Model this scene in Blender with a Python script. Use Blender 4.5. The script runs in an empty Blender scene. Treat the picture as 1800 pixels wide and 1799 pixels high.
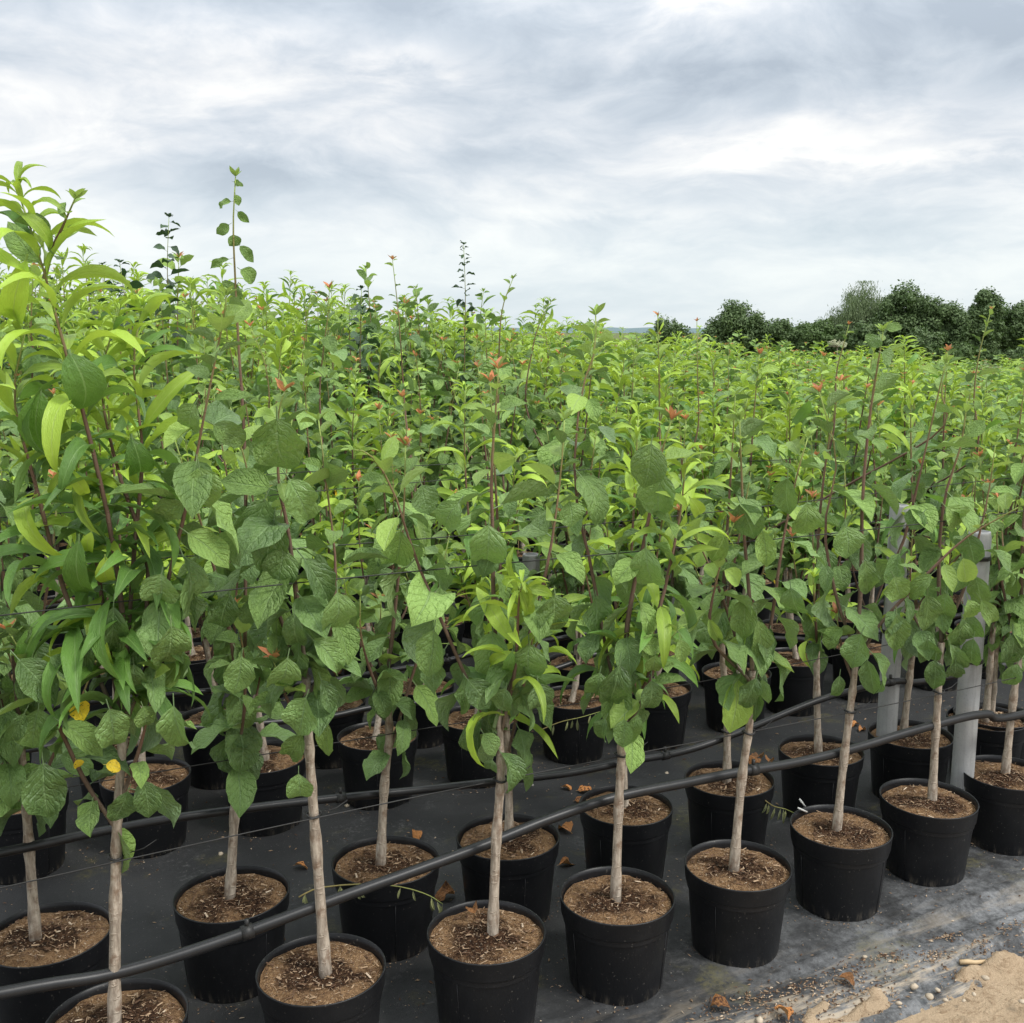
import bpy, math, random
import numpy as np
from mathutils import Vector, Matrix, noise
R = math.radians
PI = math.pi
rnd = random.Random(11)
SC = bpy.context.scene
COL = SC.collection

# ---------------------------------------------------------------- camera
FPX = 1887.0
PITCH = R(9.5)
EYE = 1.575
cam = bpy.data.objects.new('camera', bpy.data.cameras.new('camera'))
COL.objects.link(cam)
cam.location = (0, 0, EYE)
cam.rotation_euler = (R(90) - PITCH, 0, 0)
cam.data.sensor_width = 36
cam.data.lens = 36 * FPX / 1800
cam.data.clip_end = 6000
cam.data.clip_start = 0.05
SC.camera = cam

# ---------------------------------------------------------------- exposure
SC.view_settings.view_transform = 'Standard'
SC.view_settings.look = 'None'
SC.view_settings.gamma = 1
SC.view_settings.exposure = 0.90
SUN_EL, SUN_AZ = R(52), R(120)          # azimuth clockwise from +Y

# ---------------------------------------------------------------- node helpers
class NT:
    def __init__(self, tree):
        self.t = tree
        tree.nodes.clear()
    def n(self, typ, props=None, **ins):
        nd = self.t.nodes.new(typ)
        for k, v in (props or {}).items():
            setattr(nd, k, v)
        for k, v in ins.items():
            self.set(nd, k, v)
        return nd
    def set(self, nd, key, v):
        key = key.replace('_', ' ') if isinstance(key, str) and key not in nd.inputs else key
        if isinstance(key, str) and key.startswith('i') and key[1:].isdigit():
            s = nd.inputs[int(key[1:])]
        else:
            s = nd.inputs[key]
        if isinstance(v, bpy.types.NodeSocket):
            self.t.links.new(v, s)
        elif isinstance(v, bpy.types.Node):
            self.t.links.new(v.outputs[0], s)
        else:
            if s.type == 'RGBA' and len(v) == 3:
                v = (*v, 1)
            s.default_value = v
    def m(self, op, a, b=0.0, c=0.0, clamp=False):
        nd = self.t.nodes.new('ShaderNodeMath')
        nd.operation = op
        nd.use_clamp = clamp
        self.set(nd, 'i0', a)
        self.set(nd, 'i1', b)
        if op in ('MULTIPLY_ADD', 'SMOOTH_MIN', 'COMPARE', 'WRAP'):
            self.set(nd, 'i2', c)
        return nd.outputs[0]
    def mix(self, f, a, b, mode='MIX'):
        nd = self.t.nodes.new('ShaderNodeMix')
        nd.data_type = 'RGBA'
        nd.blend_type = mode
        self.set(nd, 'i0', f)
        self.set(nd, 'i6', a)
        self.set(nd, 'i7', b)
        return nd.outputs[2]
    def ramp(self, f, stops, interp='LINEAR'):
        nd = self.t.nodes.new('ShaderNodeValToRGB')
        cr = nd.color_ramp
        cr.interpolation = interp
        while len(cr.elements) < len(stops):
            cr.elements.new(0.5)
        for e, (p, c) in zip(cr.elements, stops):
            e.position = p
            e.color = (*c, 1) if not isinstance(c, (int, float)) else (c, c, c, 1)
        self.set(nd, 'i0', f)
        return nd.outputs[0]
    def noise(self, vec, scale, detail=4, rough=.55, dist=0.0):
        nd = self.n('ShaderNodeTexNoise', Scale=scale, Detail=detail, Roughness=rough, Distortion=dist)
        if vec is not None:
            self.set(nd, 'Vector', vec)
        return nd.outputs[0]
    def ss(self, x, a, b):
        nd = self.n('ShaderNodeMapRange', {'interpolation_type': 'SMOOTHSTEP'})
        self.set(nd, 'i0', x); self.set(nd, 'i1', a); self.set(nd, 'i2', b)
        return nd.outputs[0]

# ---------------------------------------------------------------- sky
world = bpy.data.worlds.new('World')
SC.world = world
world.use_nodes = True
w = NT(world.node_tree)
co = w.n('ShaderNodeTexCoord').outputs['Generated']
sp = w.n('ShaderNodeSeparateXYZ', i0=co)
dx, dy, dz = sp.outputs
el = w.m('ARCSINE', w.m('MAXIMUM', dz, -.05))
az = w.m('ARCTAN2', dx, dy)
zz = w.m('MULTIPLY', dz, w.m('SUBTRACT', 3.5, w.m('MULTIPLY', w.m('MINIMUM', w.m('MAXIMUM', dz, 0.0), .8), 2.4)))
pl = w.n('ShaderNodeCombineXYZ', i0=dx, i1=dy, i2=zz).outputs[0]
warp = w.n('ShaderNodeTexNoise', Scale=3.0, Detail=3)
w.set(warp, 'Vector', pl)
wv = w.n('ShaderNodeVectorMath', {'operation': 'MULTIPLY_ADD'})
w.set(wv, 'i0', warp.outputs[1]); w.set(wv, 'i1', (.22, .22, .30)); w.set(wv, 'i2', pl)
n1 = w.noise(wv.outputs[0], 3.6, 10, .60)
n2 = w.noise(wv.outputs[0], 12.0, 7, .60)
dens = w.m('MULTIPLY_ADD', n2, .40, w.m('MULTIPLY_ADD', n1, 1.25, -.30))
# broad cloud banks and breaks of this sky: azimuth, elevation, half widths, amount
banks = [(.05, .20, .20, .040, -.17), (-.20, .31, .16, .02, -.08), (.38, .25, .10, .035, -.15), (.02, .255, .12, .02, -.06),
         (-.30, .21, .16, .03, .02), (.15, .29, .045, .035, .24), (-.10, .232, .055, .011, .16), (-.20, .255, .07, .014, .12),
         (.26, .165, .07, .015, .20), (.32, .185, .05, .012, .12), (.09, .105, .10, .007, .10), (-.26, .285, .16, .045, -.17), (-.42, .19, .06, .016, .10),
         (.33, .145, .16, .007, .13), (.02, .152, .14, .014, -.10), (.42, .20, .05, .02, -.08), (-.2, .135, .16, .016, -.10), (.3, .12, .2, .012, -.06)]
azw = w.m('MULTIPLY_ADD', w.m('SUBTRACT', n1, .5), .25, az)
elw = w.m('MULTIPLY_ADD', w.m('SUBTRACT', n2, .5), .06, el)
tot = dens
for a0, e0, sa, se, am in banks:
    qa = w.m('DIVIDE', w.m('SUBTRACT', azw, a0), sa)
    qe = w.m('DIVIDE', w.m('SUBTRACT', elw, e0), se)
    g = w.m('EXPONENT', w.m('MULTIPLY', w.m('ADD', w.m('MULTIPLY', qa, qa), w.m('MULTIPLY', qe, qe)), -1))
    tot = w.m('MULTIPLY_ADD', g, am, tot)
cloud = w.ramp(tot, [(.22, (.385, .435, .495)), (.35, (.48, .53, .585)), (.47, (.59, .625, .665)), (.58, (.72, .73, .74)), (.71, (.86, .85, .82))])
lowhaze = w.m('SUBTRACT', 1.0, w.ss(el, .02, .17))
cloud = w.mix(w.m('MULTIPLY', lowhaze, .62), cloud, (.63, .715, .745))
# an overcast dome is brighter overhead than at the skyline (CIE overcast sky)
gain = w.m('MULTIPLY_ADD', w.m('MAXIMUM', w.m('SUBTRACT', dz, .22), 0.0), 2.1, 1.0)
gv = w.n('ShaderNodeVectorMath', {'operation': 'SCALE'})
w.set(gv, 'i0', cloud); w.set(gv, 'Scale', w.m('MULTIPLY', gain, 6.9))
nish = w.n('ShaderNodeTexSky', {'sky_type': 'NISHITA', 'sun_disc': False, 'sun_elevation': SUN_EL, 'sun_rotation': SUN_AZ,
                                'air_density': 1.0, 'dust_density': 1.5})
allsky = w.mix(.93, nish.outputs[0], gv.outputs[0])
bg = w.n('ShaderNodeBackground', Color=allsky, Strength=.1)
wo = w.n('ShaderNodeOutputWorld')
w.t.links.new(bg.outputs[0], wo.inputs[0])

# ---------------------------------------------------------------- sun behind cloud
sl = bpy.data.lights.new('sun', 'SUN')
sl.energy = 1.5
sl.angle = R(14)
sl.color = (1, .965, .91)
sun = bpy.data.objects.new('sun', sl)
COL.objects.link(sun)
sd = Vector((math.sin(SUN_AZ) * math.cos(SUN_EL), math.cos(SUN_AZ) * math.cos(SUN_EL), math.sin(SUN_EL)))
sun.rotation_euler = sd.to_track_quat('Z', 'Y').to_euler()
sun.location = (0, 0, 30)

# ---------------------------------------------------------------- layout: rows run along D, lie at distance c along NV
ROWA = R(27.3)
D2 = np.array([math.cos(ROWA), math.sin(ROWA)])
N2 = np.array([-math.sin(ROWA), math.cos(ROWA)])

def ray(u, v):
    x = (u - 900) / FPX
    y = (900 - v) / FPX
    return np.array([x, math.cos(PITCH) + y * math.sin(PITCH), -math.sin(PITCH) + y * math.cos(PITCH)])
def on_level(u, v, z=0.0):
    r = ray(u, v)
    p = r * ((z - EYE) / r[2])
    return Vector((p[0], p[1], z))
def on_row(u, v, c):
    r = ray(u, v)
    p = r * (c / (N2 @ r[:2]))
    return Vector((p[0], p[1], p[2] + EYE))
def at_depth(u, v, y):
    r = ray(u, v)
    p = r * (y / r[1])
    return Vector((p[0], p[1], p[2] + EYE))
def row_pt(c, s, z=0.0):
    p = D2 * s + N2 * c
    return Vector((p[0], p[1], z))
def project(p):
    q = np.array(p) - np.array([0, 0, EYE])
    zc = q[1] * math.cos(PITCH) - q[2] * math.sin(PITCH)
    yc = q[1] * math.sin(PITCH) + q[2] * math.cos(PITCH)
    return 900 + FPX * q[0] / zc, 900 - FPX * yc / zc, zc

# ---------------------------------------------------------------- materials
MATS = {}
def newmat(name):
    m = bpy.data.materials.new(name)
    m.use_nodes = True
    MATS[name] = m
    return m, NT(m.node_tree)
def finish(t, shader, disp=None):
    o = t.n('ShaderNodeOutputMaterial')
    t.t.links.new(shader.outputs[0], o.inputs[0])
def bsdf(t, col, rough=.6, spec=.4, bump=None, strength=.3, dist=.01):
    b = t.n('ShaderNodeBsdfPrincipled')
    t.set(b, 'Base Color', col); t.set(b, 'Roughness', rough); t.set(b, 'Specular IOR Level', spec)
    nb = None
    if bump is not None:
        nb = t.n('ShaderNodeBump', Strength=strength, Distance=dist)
        t.set(nb, 'Height', bump)
        t.set(b, 'Normal', nb.outputs[0])
    return b, nb

def leaf_mat(name, base, vein, under, trans, crinkle=.5, rough=.5, spots=None, long=False, tr=.24, var=.42):
    m, t = newmat(name)
    uv = t.n('ShaderNodeUVMap').outputs[0]
    s = t.n('ShaderNodeSeparateXYZ', i0=uv)
    U, V = s.outputs[0], s.outputs[1]
    oi = t.n('ShaderNodeObjectInfo').outputs['Random']
    at = t.n('ShaderNodeAttribute', {'attribute_name': 'tint'}).outputs['Fac']
    r = t.m('FRACT', t.m('ADD', oi, at))
    geo = t.n('ShaderNodeNewGeometry')
    off = t.n('ShaderNodeCombineXYZ', i0=t.m('MULTIPLY', r, 37.0), i1=t.m('MULTIPLY', r, 91.0), i2=r).outputs[0]
    sv = t.n('ShaderNodeVectorMath', {'operation': 'ADD'}, i0=uv, i1=off).outputs[0]
    d = t.m('ABSOLUTE', t.m('SUBTRACT', U, .5))
    wob = t.noise(sv, 5, 2, .5)
    k = 7.0 if not long else 15.0
    q = t.m('FRACT', t.m('ADD', t.m('MULTIPLY_ADD', d, -k * .62, t.m('MULTIPLY', V, k)), t.m('MULTIPLY', wob, 1.3)))
    tri = t.m('ABSOLUTE', t.m('SUBTRACT', q, .5))            # .5 at the vein, 0 between
    sidev = t.ss(tri, .30, .5)
    mid = t.m('SUBTRACT', 1.0, t.ss(d, .012, .035))
    nz = t.noise(sv, 3.2, 4, .6)
    fine = t.noise(sv, 16 if not long else 24, 3, .6)
    dark = tuple(c * (1 - var) for c in base)
    lite = (min(1, base[0] * (1 + var * 1.3)), min(1, base[1] * (1 + var)), base[2] * (1 + var * .6))
    col = t.mix(t.ss(r, 0, 1), dark, lite)
    col = t.mix(t.m('MULTIPLY', t.ss(nz, .3, .75), .45), col, lite)
    col = t.mix(t.m('MULTIPLY', sidev, .10), col, vein)
    col = t.mix(t.m('MULTIPLY', mid, .75), col, vein)
    if spots:
        sn = t.noise(sv, spots[2], 2, .4)
        th = t.m('SUBTRACT', spots[1], t.m('MULTIPLY', t.m('GREATER_THAN', t.m('FRACT', t.m('MULTIPLY', r, 7.3)), .86), .10))
        col = t.mix(t.ss(t.m('SUBTRACT', sn, th), 0.0, .03), col, spots[0])
    colu = t.mix(.72, col, under)
    colf = t.mix(geo.outputs['Backfacing'], col, colu)
    h = t.m('MULTIPLY_ADD', sidev, -.34 if not long else -.2, t.m('MULTIPLY_ADD', t.noise(sv, 7.5 if not long else 6, 4, .6), 2.0, t.m('MULTIPLY', fine, .45)))
    h = t.m('MULTIPLY_ADD', mid, -.5, h)
    b, nb = bsdf(t, colf, rough, .5, h, crinkle, .012)
    tl = t.n('ShaderNodeBsdfTranslucent')
    t.set(tl, 'Color', t.mix(.6, col, trans)); t.set(tl, 'Normal', nb.outputs[0])
    mx = t.n('ShaderNodeMixShader', i0=tr)
    t.t.links.new(b.outputs[0], mx.inputs[1]); t.t.links.new(tl.outputs[0], mx.inputs[2])
    finish(t, mx)
    return m

L_MAT = leaf_mat('leaf_mature', (.150, .268, .092), (.24, .37, .16), (.19, .28, .14), (.17, .34, .04), .6, .36, ((.03, .04, .015), .80, 22))
L_MID = leaf_mat('leaf_mid', (.195, .335, .095), (.27, .41, .15), (.20, .28, .13), (.20, .36, .05), .7, .46)
L_YNG = leaf_mat('leaf_young', (.24, .39, .090), (.33, .46, .17), (.27, .37, .16), (.36, .50, .07), .4, .45, tr=.35)
L_PCH = leaf_mat('leaf_peach', (.115, .250, .052), (.24, .38, .13), (.18, .28, .11), (.22, .40, .04), .4, .42, long=True, tr=.32)
L_PCY = leaf_mat('leaf_peach_young', (.30, .475, .062), (.42, .55, .14), (.29, .41, .11), (.42, .56, .04), .3, .42, long=True, tr=.38)
L_RED = leaf_mat('leaf_tip_red', (.50, .20, .095), (.52, .30, .12), (.46, .25, .14), (.65, .28, .10), .3, .45, tr=.35)
L_YEL = leaf_mat('leaf_yellow', (.70, .52, .03), (.6, .5, .1), (.55, .48, .1), (.8, .6, .04), .4, .5, ((.03, .02, .01), .66, 9), tr=.3)
L_DRK = leaf_mat('leaf_dark', (.032, .075, .030), (.07, .12, .05), (.08, .12, .08), (.06, .14, .03), .4, .42, tr=.2)
L_DRY = leaf_mat('leaf_dry', (.36, .17, .06), (.3, .15, .06), (.40, .25, .12), (.4, .2, .06), .6, .65, ((.08, .03, .015), .64, 7), tr=.12, var=.6)
L_WLT = leaf_mat('leaf_wilted', (.30, .34, .17), (.35, .36, .2), (.32, .34, .2), (.35, .36, .15), .4, .6, tr=.2)
LEAFMATS = [L_MAT, L_MID, L_YNG, L_PCH, L_PCY, L_RED, L_YEL, L_DRK]
LI = {'mature': 0, 'mid': 1, 'young': 2, 'peach': 3, 'peachy': 4, 'red': 5, 'yellow': 6, 'dark': 7}

def mk_bark():
    m, t = newmat('bark')
    a = t.n('ShaderNodeAttribute', {'attribute_name': 'age'}).outputs['Fac']
    co = t.n('ShaderNodeTexCoord').outputs['Object']
    mp = t.n('ShaderNodeMapping', Vector=co); mp.inputs['Scale'].default_value = (1, 1, .22)
    n = t.noise(mp.outputs[0], 95, 5, .65)
    n2 = t.noise(co, 34, 4, .65)
    lent = t.n('ShaderNodeMapping', Vector=co); lent.inputs['Scale'].default_value = (.35, .35, 1)
    ln = t.ss(t.noise(lent.outputs[0], 130, 2, .5), .62, .70)
    grey = t.mix(t.ss(n, .25, .75), (.175, .138, .105), (.52, .45, .365))
    grey = t.mix(t.m('MULTIPLY', t.ss(n2, .48, .68), .75), grey, (.17, .105, .065))
    grey = t.mix(t.m('MULTIPLY', ln, .6), grey, (.45, .38, .30))
    col = t.ramp(a, [(0, (0, 0, 0)), (.3, (.125, .088, .062)), (.62, (.165, .095, .068)), (.85, (.20, .17, .06)), (1, (.28, .38, .10))])
    f = t.ss(a, .08, .3)
    c = t.mix(f, grey, col)
    b, _ = bsdf(t, c, .75, .3, t.m('MULTIPLY_ADD', ln, .5, t.m('MULTIPLY_ADD', n2, .5, n)), .6, .005)
    finish(t, b)
    return m
BARK = mk_bark()

def mk_pot():
    m, t = newmat('black_plastic')
    co = t.n('ShaderNodeTexCoord').outputs['Object']
    oi = t.n('ShaderNodeObjectInfo').outputs['Random']
    off = t.n('ShaderNodeVectorMath', {'operation': 'ADD'}, i0=co, i1=t.n('ShaderNodeCombineXYZ', i0=t.m('MULTIPLY', oi, 9), i1=oi, i2=0.0).outputs[0]).outputs[0]
    z = t.n('ShaderNodeSeparateXYZ', i0=co).outputs[2]
    specks = t.ss(t.noise(off, 170, 2, .5), .68, .74)
    str_ = t.n('ShaderNodeMapping', Vector=off); str_.inputs['Scale'].default_value = (1, 1, .18)
    streak = t.noise(str_.outputs[0], 60, 4, .65)
    low = t.m('SUBTRACT', 1.0, t.ss(z, .0, .038))
    dust = t.m('MULTIPLY', low, t.ss(streak, .48, .66))
    film = t.m('MULTIPLY', t.ss(t.noise(off, 9, 4, .6), .45, .8), .30)
    c = t.mix(film, (.0085, .009, .0105), (.035, .035, .036))
    c = t.mix(t.m('MULTIPLY', dust, .5), c, (.20, .17, .13))
    c = t.mix(t.m('MULTIPLY', specks, t.m('MULTIPLY_ADD', low, .5, .28)), c, (.25, .23, .2))
    b, _ = bsdf(t, c, .42, .35, t.noise(off, 60, 3, .6), .10, .004)
    finish(t, b)
    return m
POT = mk_pot()

def mk_soil():
    m, t = newmat('coir_soil')
    co = t.n('ShaderNodeTexCoord').outputs['Object']
    oi = t.n('ShaderNodeObjectInfo').outputs['Random']
    off = t.n('ShaderNodeVectorMath', {'operation': 'ADD'}, i0=co, i1=t.n('ShaderNodeCombineXYZ', i0=t.m('MULTIPLY', oi, 13), i1=oi, i2=0.0).outputs[0]).outputs[0]
    sx = t.n('ShaderNodeSeparateXYZ', i0=co)
    rad = t.m('SQRT', t.m('ADD', t.m('MULTIPLY', sx.outputs[0], sx.outputs[0]), t.m('MULTIPLY', sx.outputs[1], sx.outputs[1])))
    patch = t.ss(t.m('MULTIPLY_ADD', rad, 3.2, t.m('MULTIPLY_ADD', t.noise(off, 9, 5, .65), 1.1, -.32)), .40, .58)
    g = t.ss(t.noise(off, 230, 4, .75), .28, .72)
    cl = t.ss(t.noise(off, 75, 4, .7), .35, .65)
    st = t.n('ShaderNodeMapping', Vector=off); st.inputs['Scale'].default_value = (1, .25, 1); st.inputs['Rotation'].default_value = (0, 0, .6)
    fib = t.noise(st.outputs[0], 260, 3, .65, .6)
    dark = t.mix(t.m('MULTIPLY', g, cl), (.028, .014, .008), (.21, .108, .055))
    tan = t.mix(t.m('MULTIPLY_ADD', g, .6, t.m('MULTIPLY', cl, .4)), (.155, .078, .034), (.60, .375, .20))
    c = t.mix(patch, dark, tan)
    c = t.mix(t.m('MULTIPLY', t.ss(fib, .60, .70), .6), c, (.46, .33, .19))
    wv = t.n('ShaderNodeTexVoronoi', Scale=95.0); t.set(wv, 'Vector', off)
    c = t.mix(t.m('MULTIPLY', t.m('LESS_THAN', wv.outputs[0], .17), .4), c, (.62, .52, .40))
    b, _ = bsdf(t, c, .95, .15, t.m('MULTIPLY_ADD', fib, .6, g), .9, .012)
    finish(t, b)
    return m
SOIL = mk_soil()

def flat_mat(name, c1, c2, scale=30, rough=.7, spec=.3, bump=.2, detail=4):
    m, t = newmat(name)
    co = t.n('ShaderNodeTexCoord').outputs['Object']
    oi = t.n('ShaderNodeObjectInfo').outputs['Random']
    n = t.noise(co, scale, detail, .6)
    c = t.mix(t.m('MULTIPLY_ADD', n, .75, t.m('MULTIPLY', oi, .25)), c1, c2)
    b, _ = bsdf(t, c, rough, spec, n, bump, .004)
    finish(t, b)
    return m
CHIP = flat_mat('straw_chips', (.09, .048, .026), (.50, .36, .23), 90, .9, .2, .2)
CHIPW = flat_mat('pale_chips', (.34, .25, .17), (.62, .51, .38), 60, .9, .2, .2)
CHIPD = flat_mat('bark_crumbs', (.03, .016, .010), (.17, .10, .06), 90, .9, .2, .2)
HOSE = flat_mat('hose_plastic', (.007, .0075, .008), (.022, .023, .025), 26, .40, .4, .08)
WIRE = flat_mat('wire_black', (.008, .008, .008), (.03, .03, .03), 60, .5, .4, .05)
STONE = flat_mat('pale_stone', (.26, .21, .15), (.62, .53, .41), 70, .85, .2, .3)
CANE = flat_mat('cane', (.36, .25, .13), (.58, .44, .27), 40, .7, .3, .2)
STICK = flat_mat('stick_bark', (.20, .12, .08), (.42, .30, .22), 60, .85, .2, .3)
WHITE = flat_mat('white_plastic', (.60, .60, .57), (.78, .78, .75), 40, .5, .4, .05)
TRUNKB = flat_mat('tree_trunk_bark', (.05, .04, .03), (.13, .11, .09), 4, .9, .2, .4)

def mk_post():
    m, t = newmat('weathered_concrete_post')
    co = t.n('ShaderNodeTexCoord').outputs['Object']
    n = t.noise(co, 14, 6, .7)
    mp = t.n('ShaderNodeMapping', Vector=co); mp.inputs['Scale'].default_value = (1, 1, .08)
    st = t.noise(mp.outputs[0], 45, 4, .6)
    fine = t.noise(co, 190, 2, .6)
    z = t.n('ShaderNodeSeparateXYZ', i0=co).outputs[2]
    c = t.mix(n, (.22, .225, .23), (.41, .415, .41))
    c = t.mix(t.m('MULTIPLY', t.ss(st, .5, .72), .5), c, (.16, .16, .155))
    c = t.mix(t.m('MULTIPLY', t.ss(fine, .6, .72), .35), c, (.12, .12, .12))
    c = t.mix(t.m('MULTIPLY', t.m('SUBTRACT', 1.0, t.ss(z, .0, .12)), .5), c, (.16, .13, .10))
    b, _ = bsdf(t, c, .7, .35, t.m('ADD', n, fine), .15, .004)
    finish(t, b)
    return m
POST = mk_post()

def mk_mat():
    m, t = newmat('weed_fabric')
    co = t.n('ShaderNodeTexCoord').outputs['Object']          # rotated object: x along rows, y across
    s = t.n('ShaderNodeSeparateXYZ', i0=co)
    X, Y = s.outputs[0], s.outputs[1]
    weave = t.m('MULTIPLY', t.m('SINE', t.m('MULTIPLY', X, 1900.0)), t.m('SINE', t.m('MULTIPLY', Y, 1900.0)))
    big = t.noise(co, 1.9, 6, .62)
    med = t.noise(co, 7, 8, .74, .0)
    sm = t.noise(co, 150, 2, .6)
    st = t.n('ShaderNodeMapping', Vector=co); st.inputs['Scale'].default_value = (.16, 1, 1)
    streak = t.noise(st.outputs[0], 17, 6, .68, .4)
    rug = t.noise(co, 60, 6, .8, .0)
    edge = t.m('SUBTRACT', 1.0, t.ss(Y, 1.66, 2.32))         # trodden strip along the open side
    right = t.ss(X, 1.0, 2.3)
    dust = t.m('MULTIPLY', t.m('MULTIPLY', edge, t.m('MULTIPLY_ADD', right, .8, .2)), t.ss(t.m('MULTIPLY_ADD', med, .6, t.m('MULTIPLY', big, .45)), .36, .62))
    c = t.mix(t.ss(big, .3, .7), (.014, .0145, .0155), (.030, .031, .032))
    c = t.mix(t.m('MULTIPLY', dust, t.m('MULTIPLY', t.ss(t.m('MULTIPLY_ADD', rug, .55, t.m('MULTIPLY', med, .45)), .33, .66), .8)), c, (.34, .35, .36))
    c = t.mix(t.m('MULTIPLY', t.m('MULTIPLY', t.ss(rug, .57, .72), t.ss(big, .42, .6)), .22), c, (.18, .18, .175))
    fr = t.m('SUBTRACT', 1.0, t.ss(Y, 1.62, 1.98))
    c = t.mix(t.m('MULTIPLY', t.m('MULTIPLY', t.ss(streak, .50, .62), fr), .9), c, (.40, .33, .24))
    alg = t.m('MULTIPLY', t.ss(t.noise(co, 3.6, 4, .65), .56, .66), t.ss(rug, .40, .60))
    c = t.mix(t.m('MULTIPLY', alg, .6), c, (.095, .085, .026))
    scf = t.m('MULTIPLY', t.ss(t.noise(co, 4.7, 5, .7), .54, .66), t.ss(rug, .46, .66))
    c = t.mix(t.m('MULTIPLY', scf, .45), c, (.15, .15, .148))
    spk = t.ss(sm, .70, .76)
    c = t.mix(t.m('MULTIPLY', spk, .55), c, (.45, .42, .36))
    c = t.mix(.06, c, t.mix(t.m('MULTIPLY_ADD', weave, .5, .5), (0, 0, 0), (.2, .2, .2)))
    b, _ = bsdf(t, c, .62, .3, t.m('MULTIPLY_ADD', weave, .08, t.m('MULTIPLY_ADD', rug, .5, med)), .35, .008)
    finish(t, b)
    return m
WEED = mk_mat()

def mk_sand():
    m, t = newmat('sandy_soil')
    co = t.n('ShaderNodeTexCoord').outputs['Object']
    n = t.noise(co, 6, 6, .65); g = t.noise(co, 120, 5, .7); f = t.noise(co, 36, 5, .7, .8)
    c = t.mix(n, (.30, .22, .14), (.51, .39, .265))
    c = t.mix(t.m('MULTIPLY', t.ss(f, .48, .66), .6), c, (.19, .125, .07))
    c = t.mix(t.m('MULTIPLY', t.ss(g, .58, .74), .5), c, (.66, .54, .38))
    b, _ = bsdf(t, c, .95, .15, t.m('ADD', f, g), .8, .012)
    finish(t, b)
    return m
SAND = mk_sand()
def mk_field():
    m, t = newmat('field_grass')
    co = t.n('ShaderNodeTexCoord').outputs['Object']
    n = t.noise(co, .08, 6, .6)
    c = t.mix(n, (.07, .10, .035), (.16, .16, .07))
    b, _ = bsdf(t, c, .95, .1)
    finish(t, b)
    return m
FIELD = mk_field()
HILL = flat_mat('hazed_woodland', (.10, .15, .16), (.16, .21, .22), .02, .95, .1, 0)  # blue of the distant haze is painted into the hills' base colour

def crown_mat(name, c1, c2, tr=(.1, .2, .03)):
    m, t = newmat(name)
    at = t.n('ShaderNodeAttribute', {'attribute_name': 'tint'}).outputs['Fac']
    co = t.n('ShaderNodeTexCoord').outputs['Object']
    n = t.noise(co, .9, 3, .6)
    c = t.mix(t.m('MULTIPLY_ADD', n, .6, t.m('MULTIPLY', at, .4)), c1, c2)
    b, _ = bsdf(t, c, .6, .25)
    tl = t.n('ShaderNodeBsdfTranslucent', Color=tr)
    mx = t.n('ShaderNodeMixShader', i0=.15)
    t.t.links.new(b.outputs[0], mx.inputs[1]); t.t.links.new(tl.outputs[0], mx.inputs[2])
    finish(t, mx)
    return m
CR_DARK = crown_mat('crown_dark', (.048, .086, .034), (.145, .205, .080))
CR_MID = crown_mat('crown_mid', (.055, .10, .033), (.13, .19, .065))
CR_PALE = crown_mat('crown_willow', (.095, .140, .062), (.20, .255, .13), (.2, .28, .1))

# ---------------------------------------------------------------- object helpers
def link(o, parent=None):
    COL.objects.link(o)
    if parent is not None:
        o.parent = parent
    return o
def tag(o, label=None, cat=None, group=None, kind=None):
    if label: o['label'] = label
    if cat: o['category'] = cat
    if group: o['group'] = group
    if kind: o['kind'] = kind
    return o
def empty(name, loc, label, cat, group=None, rz=0):
    o = bpy.data.objects.new(name, None)
    o.empty_display_size = .1
    o.location = loc
    o.rotation_euler = (0, 0, rz)
    link(o)
    return tag(o, label, cat, group)
def put(name, me, parent=None, mat=None, kind=None):
    o = bpy.data.objects.new(name, me)
    if mat is not None:
        o.matrix_basis = mat
    link(o, parent)
    if kind: o['kind'] = kind
    return o

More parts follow.
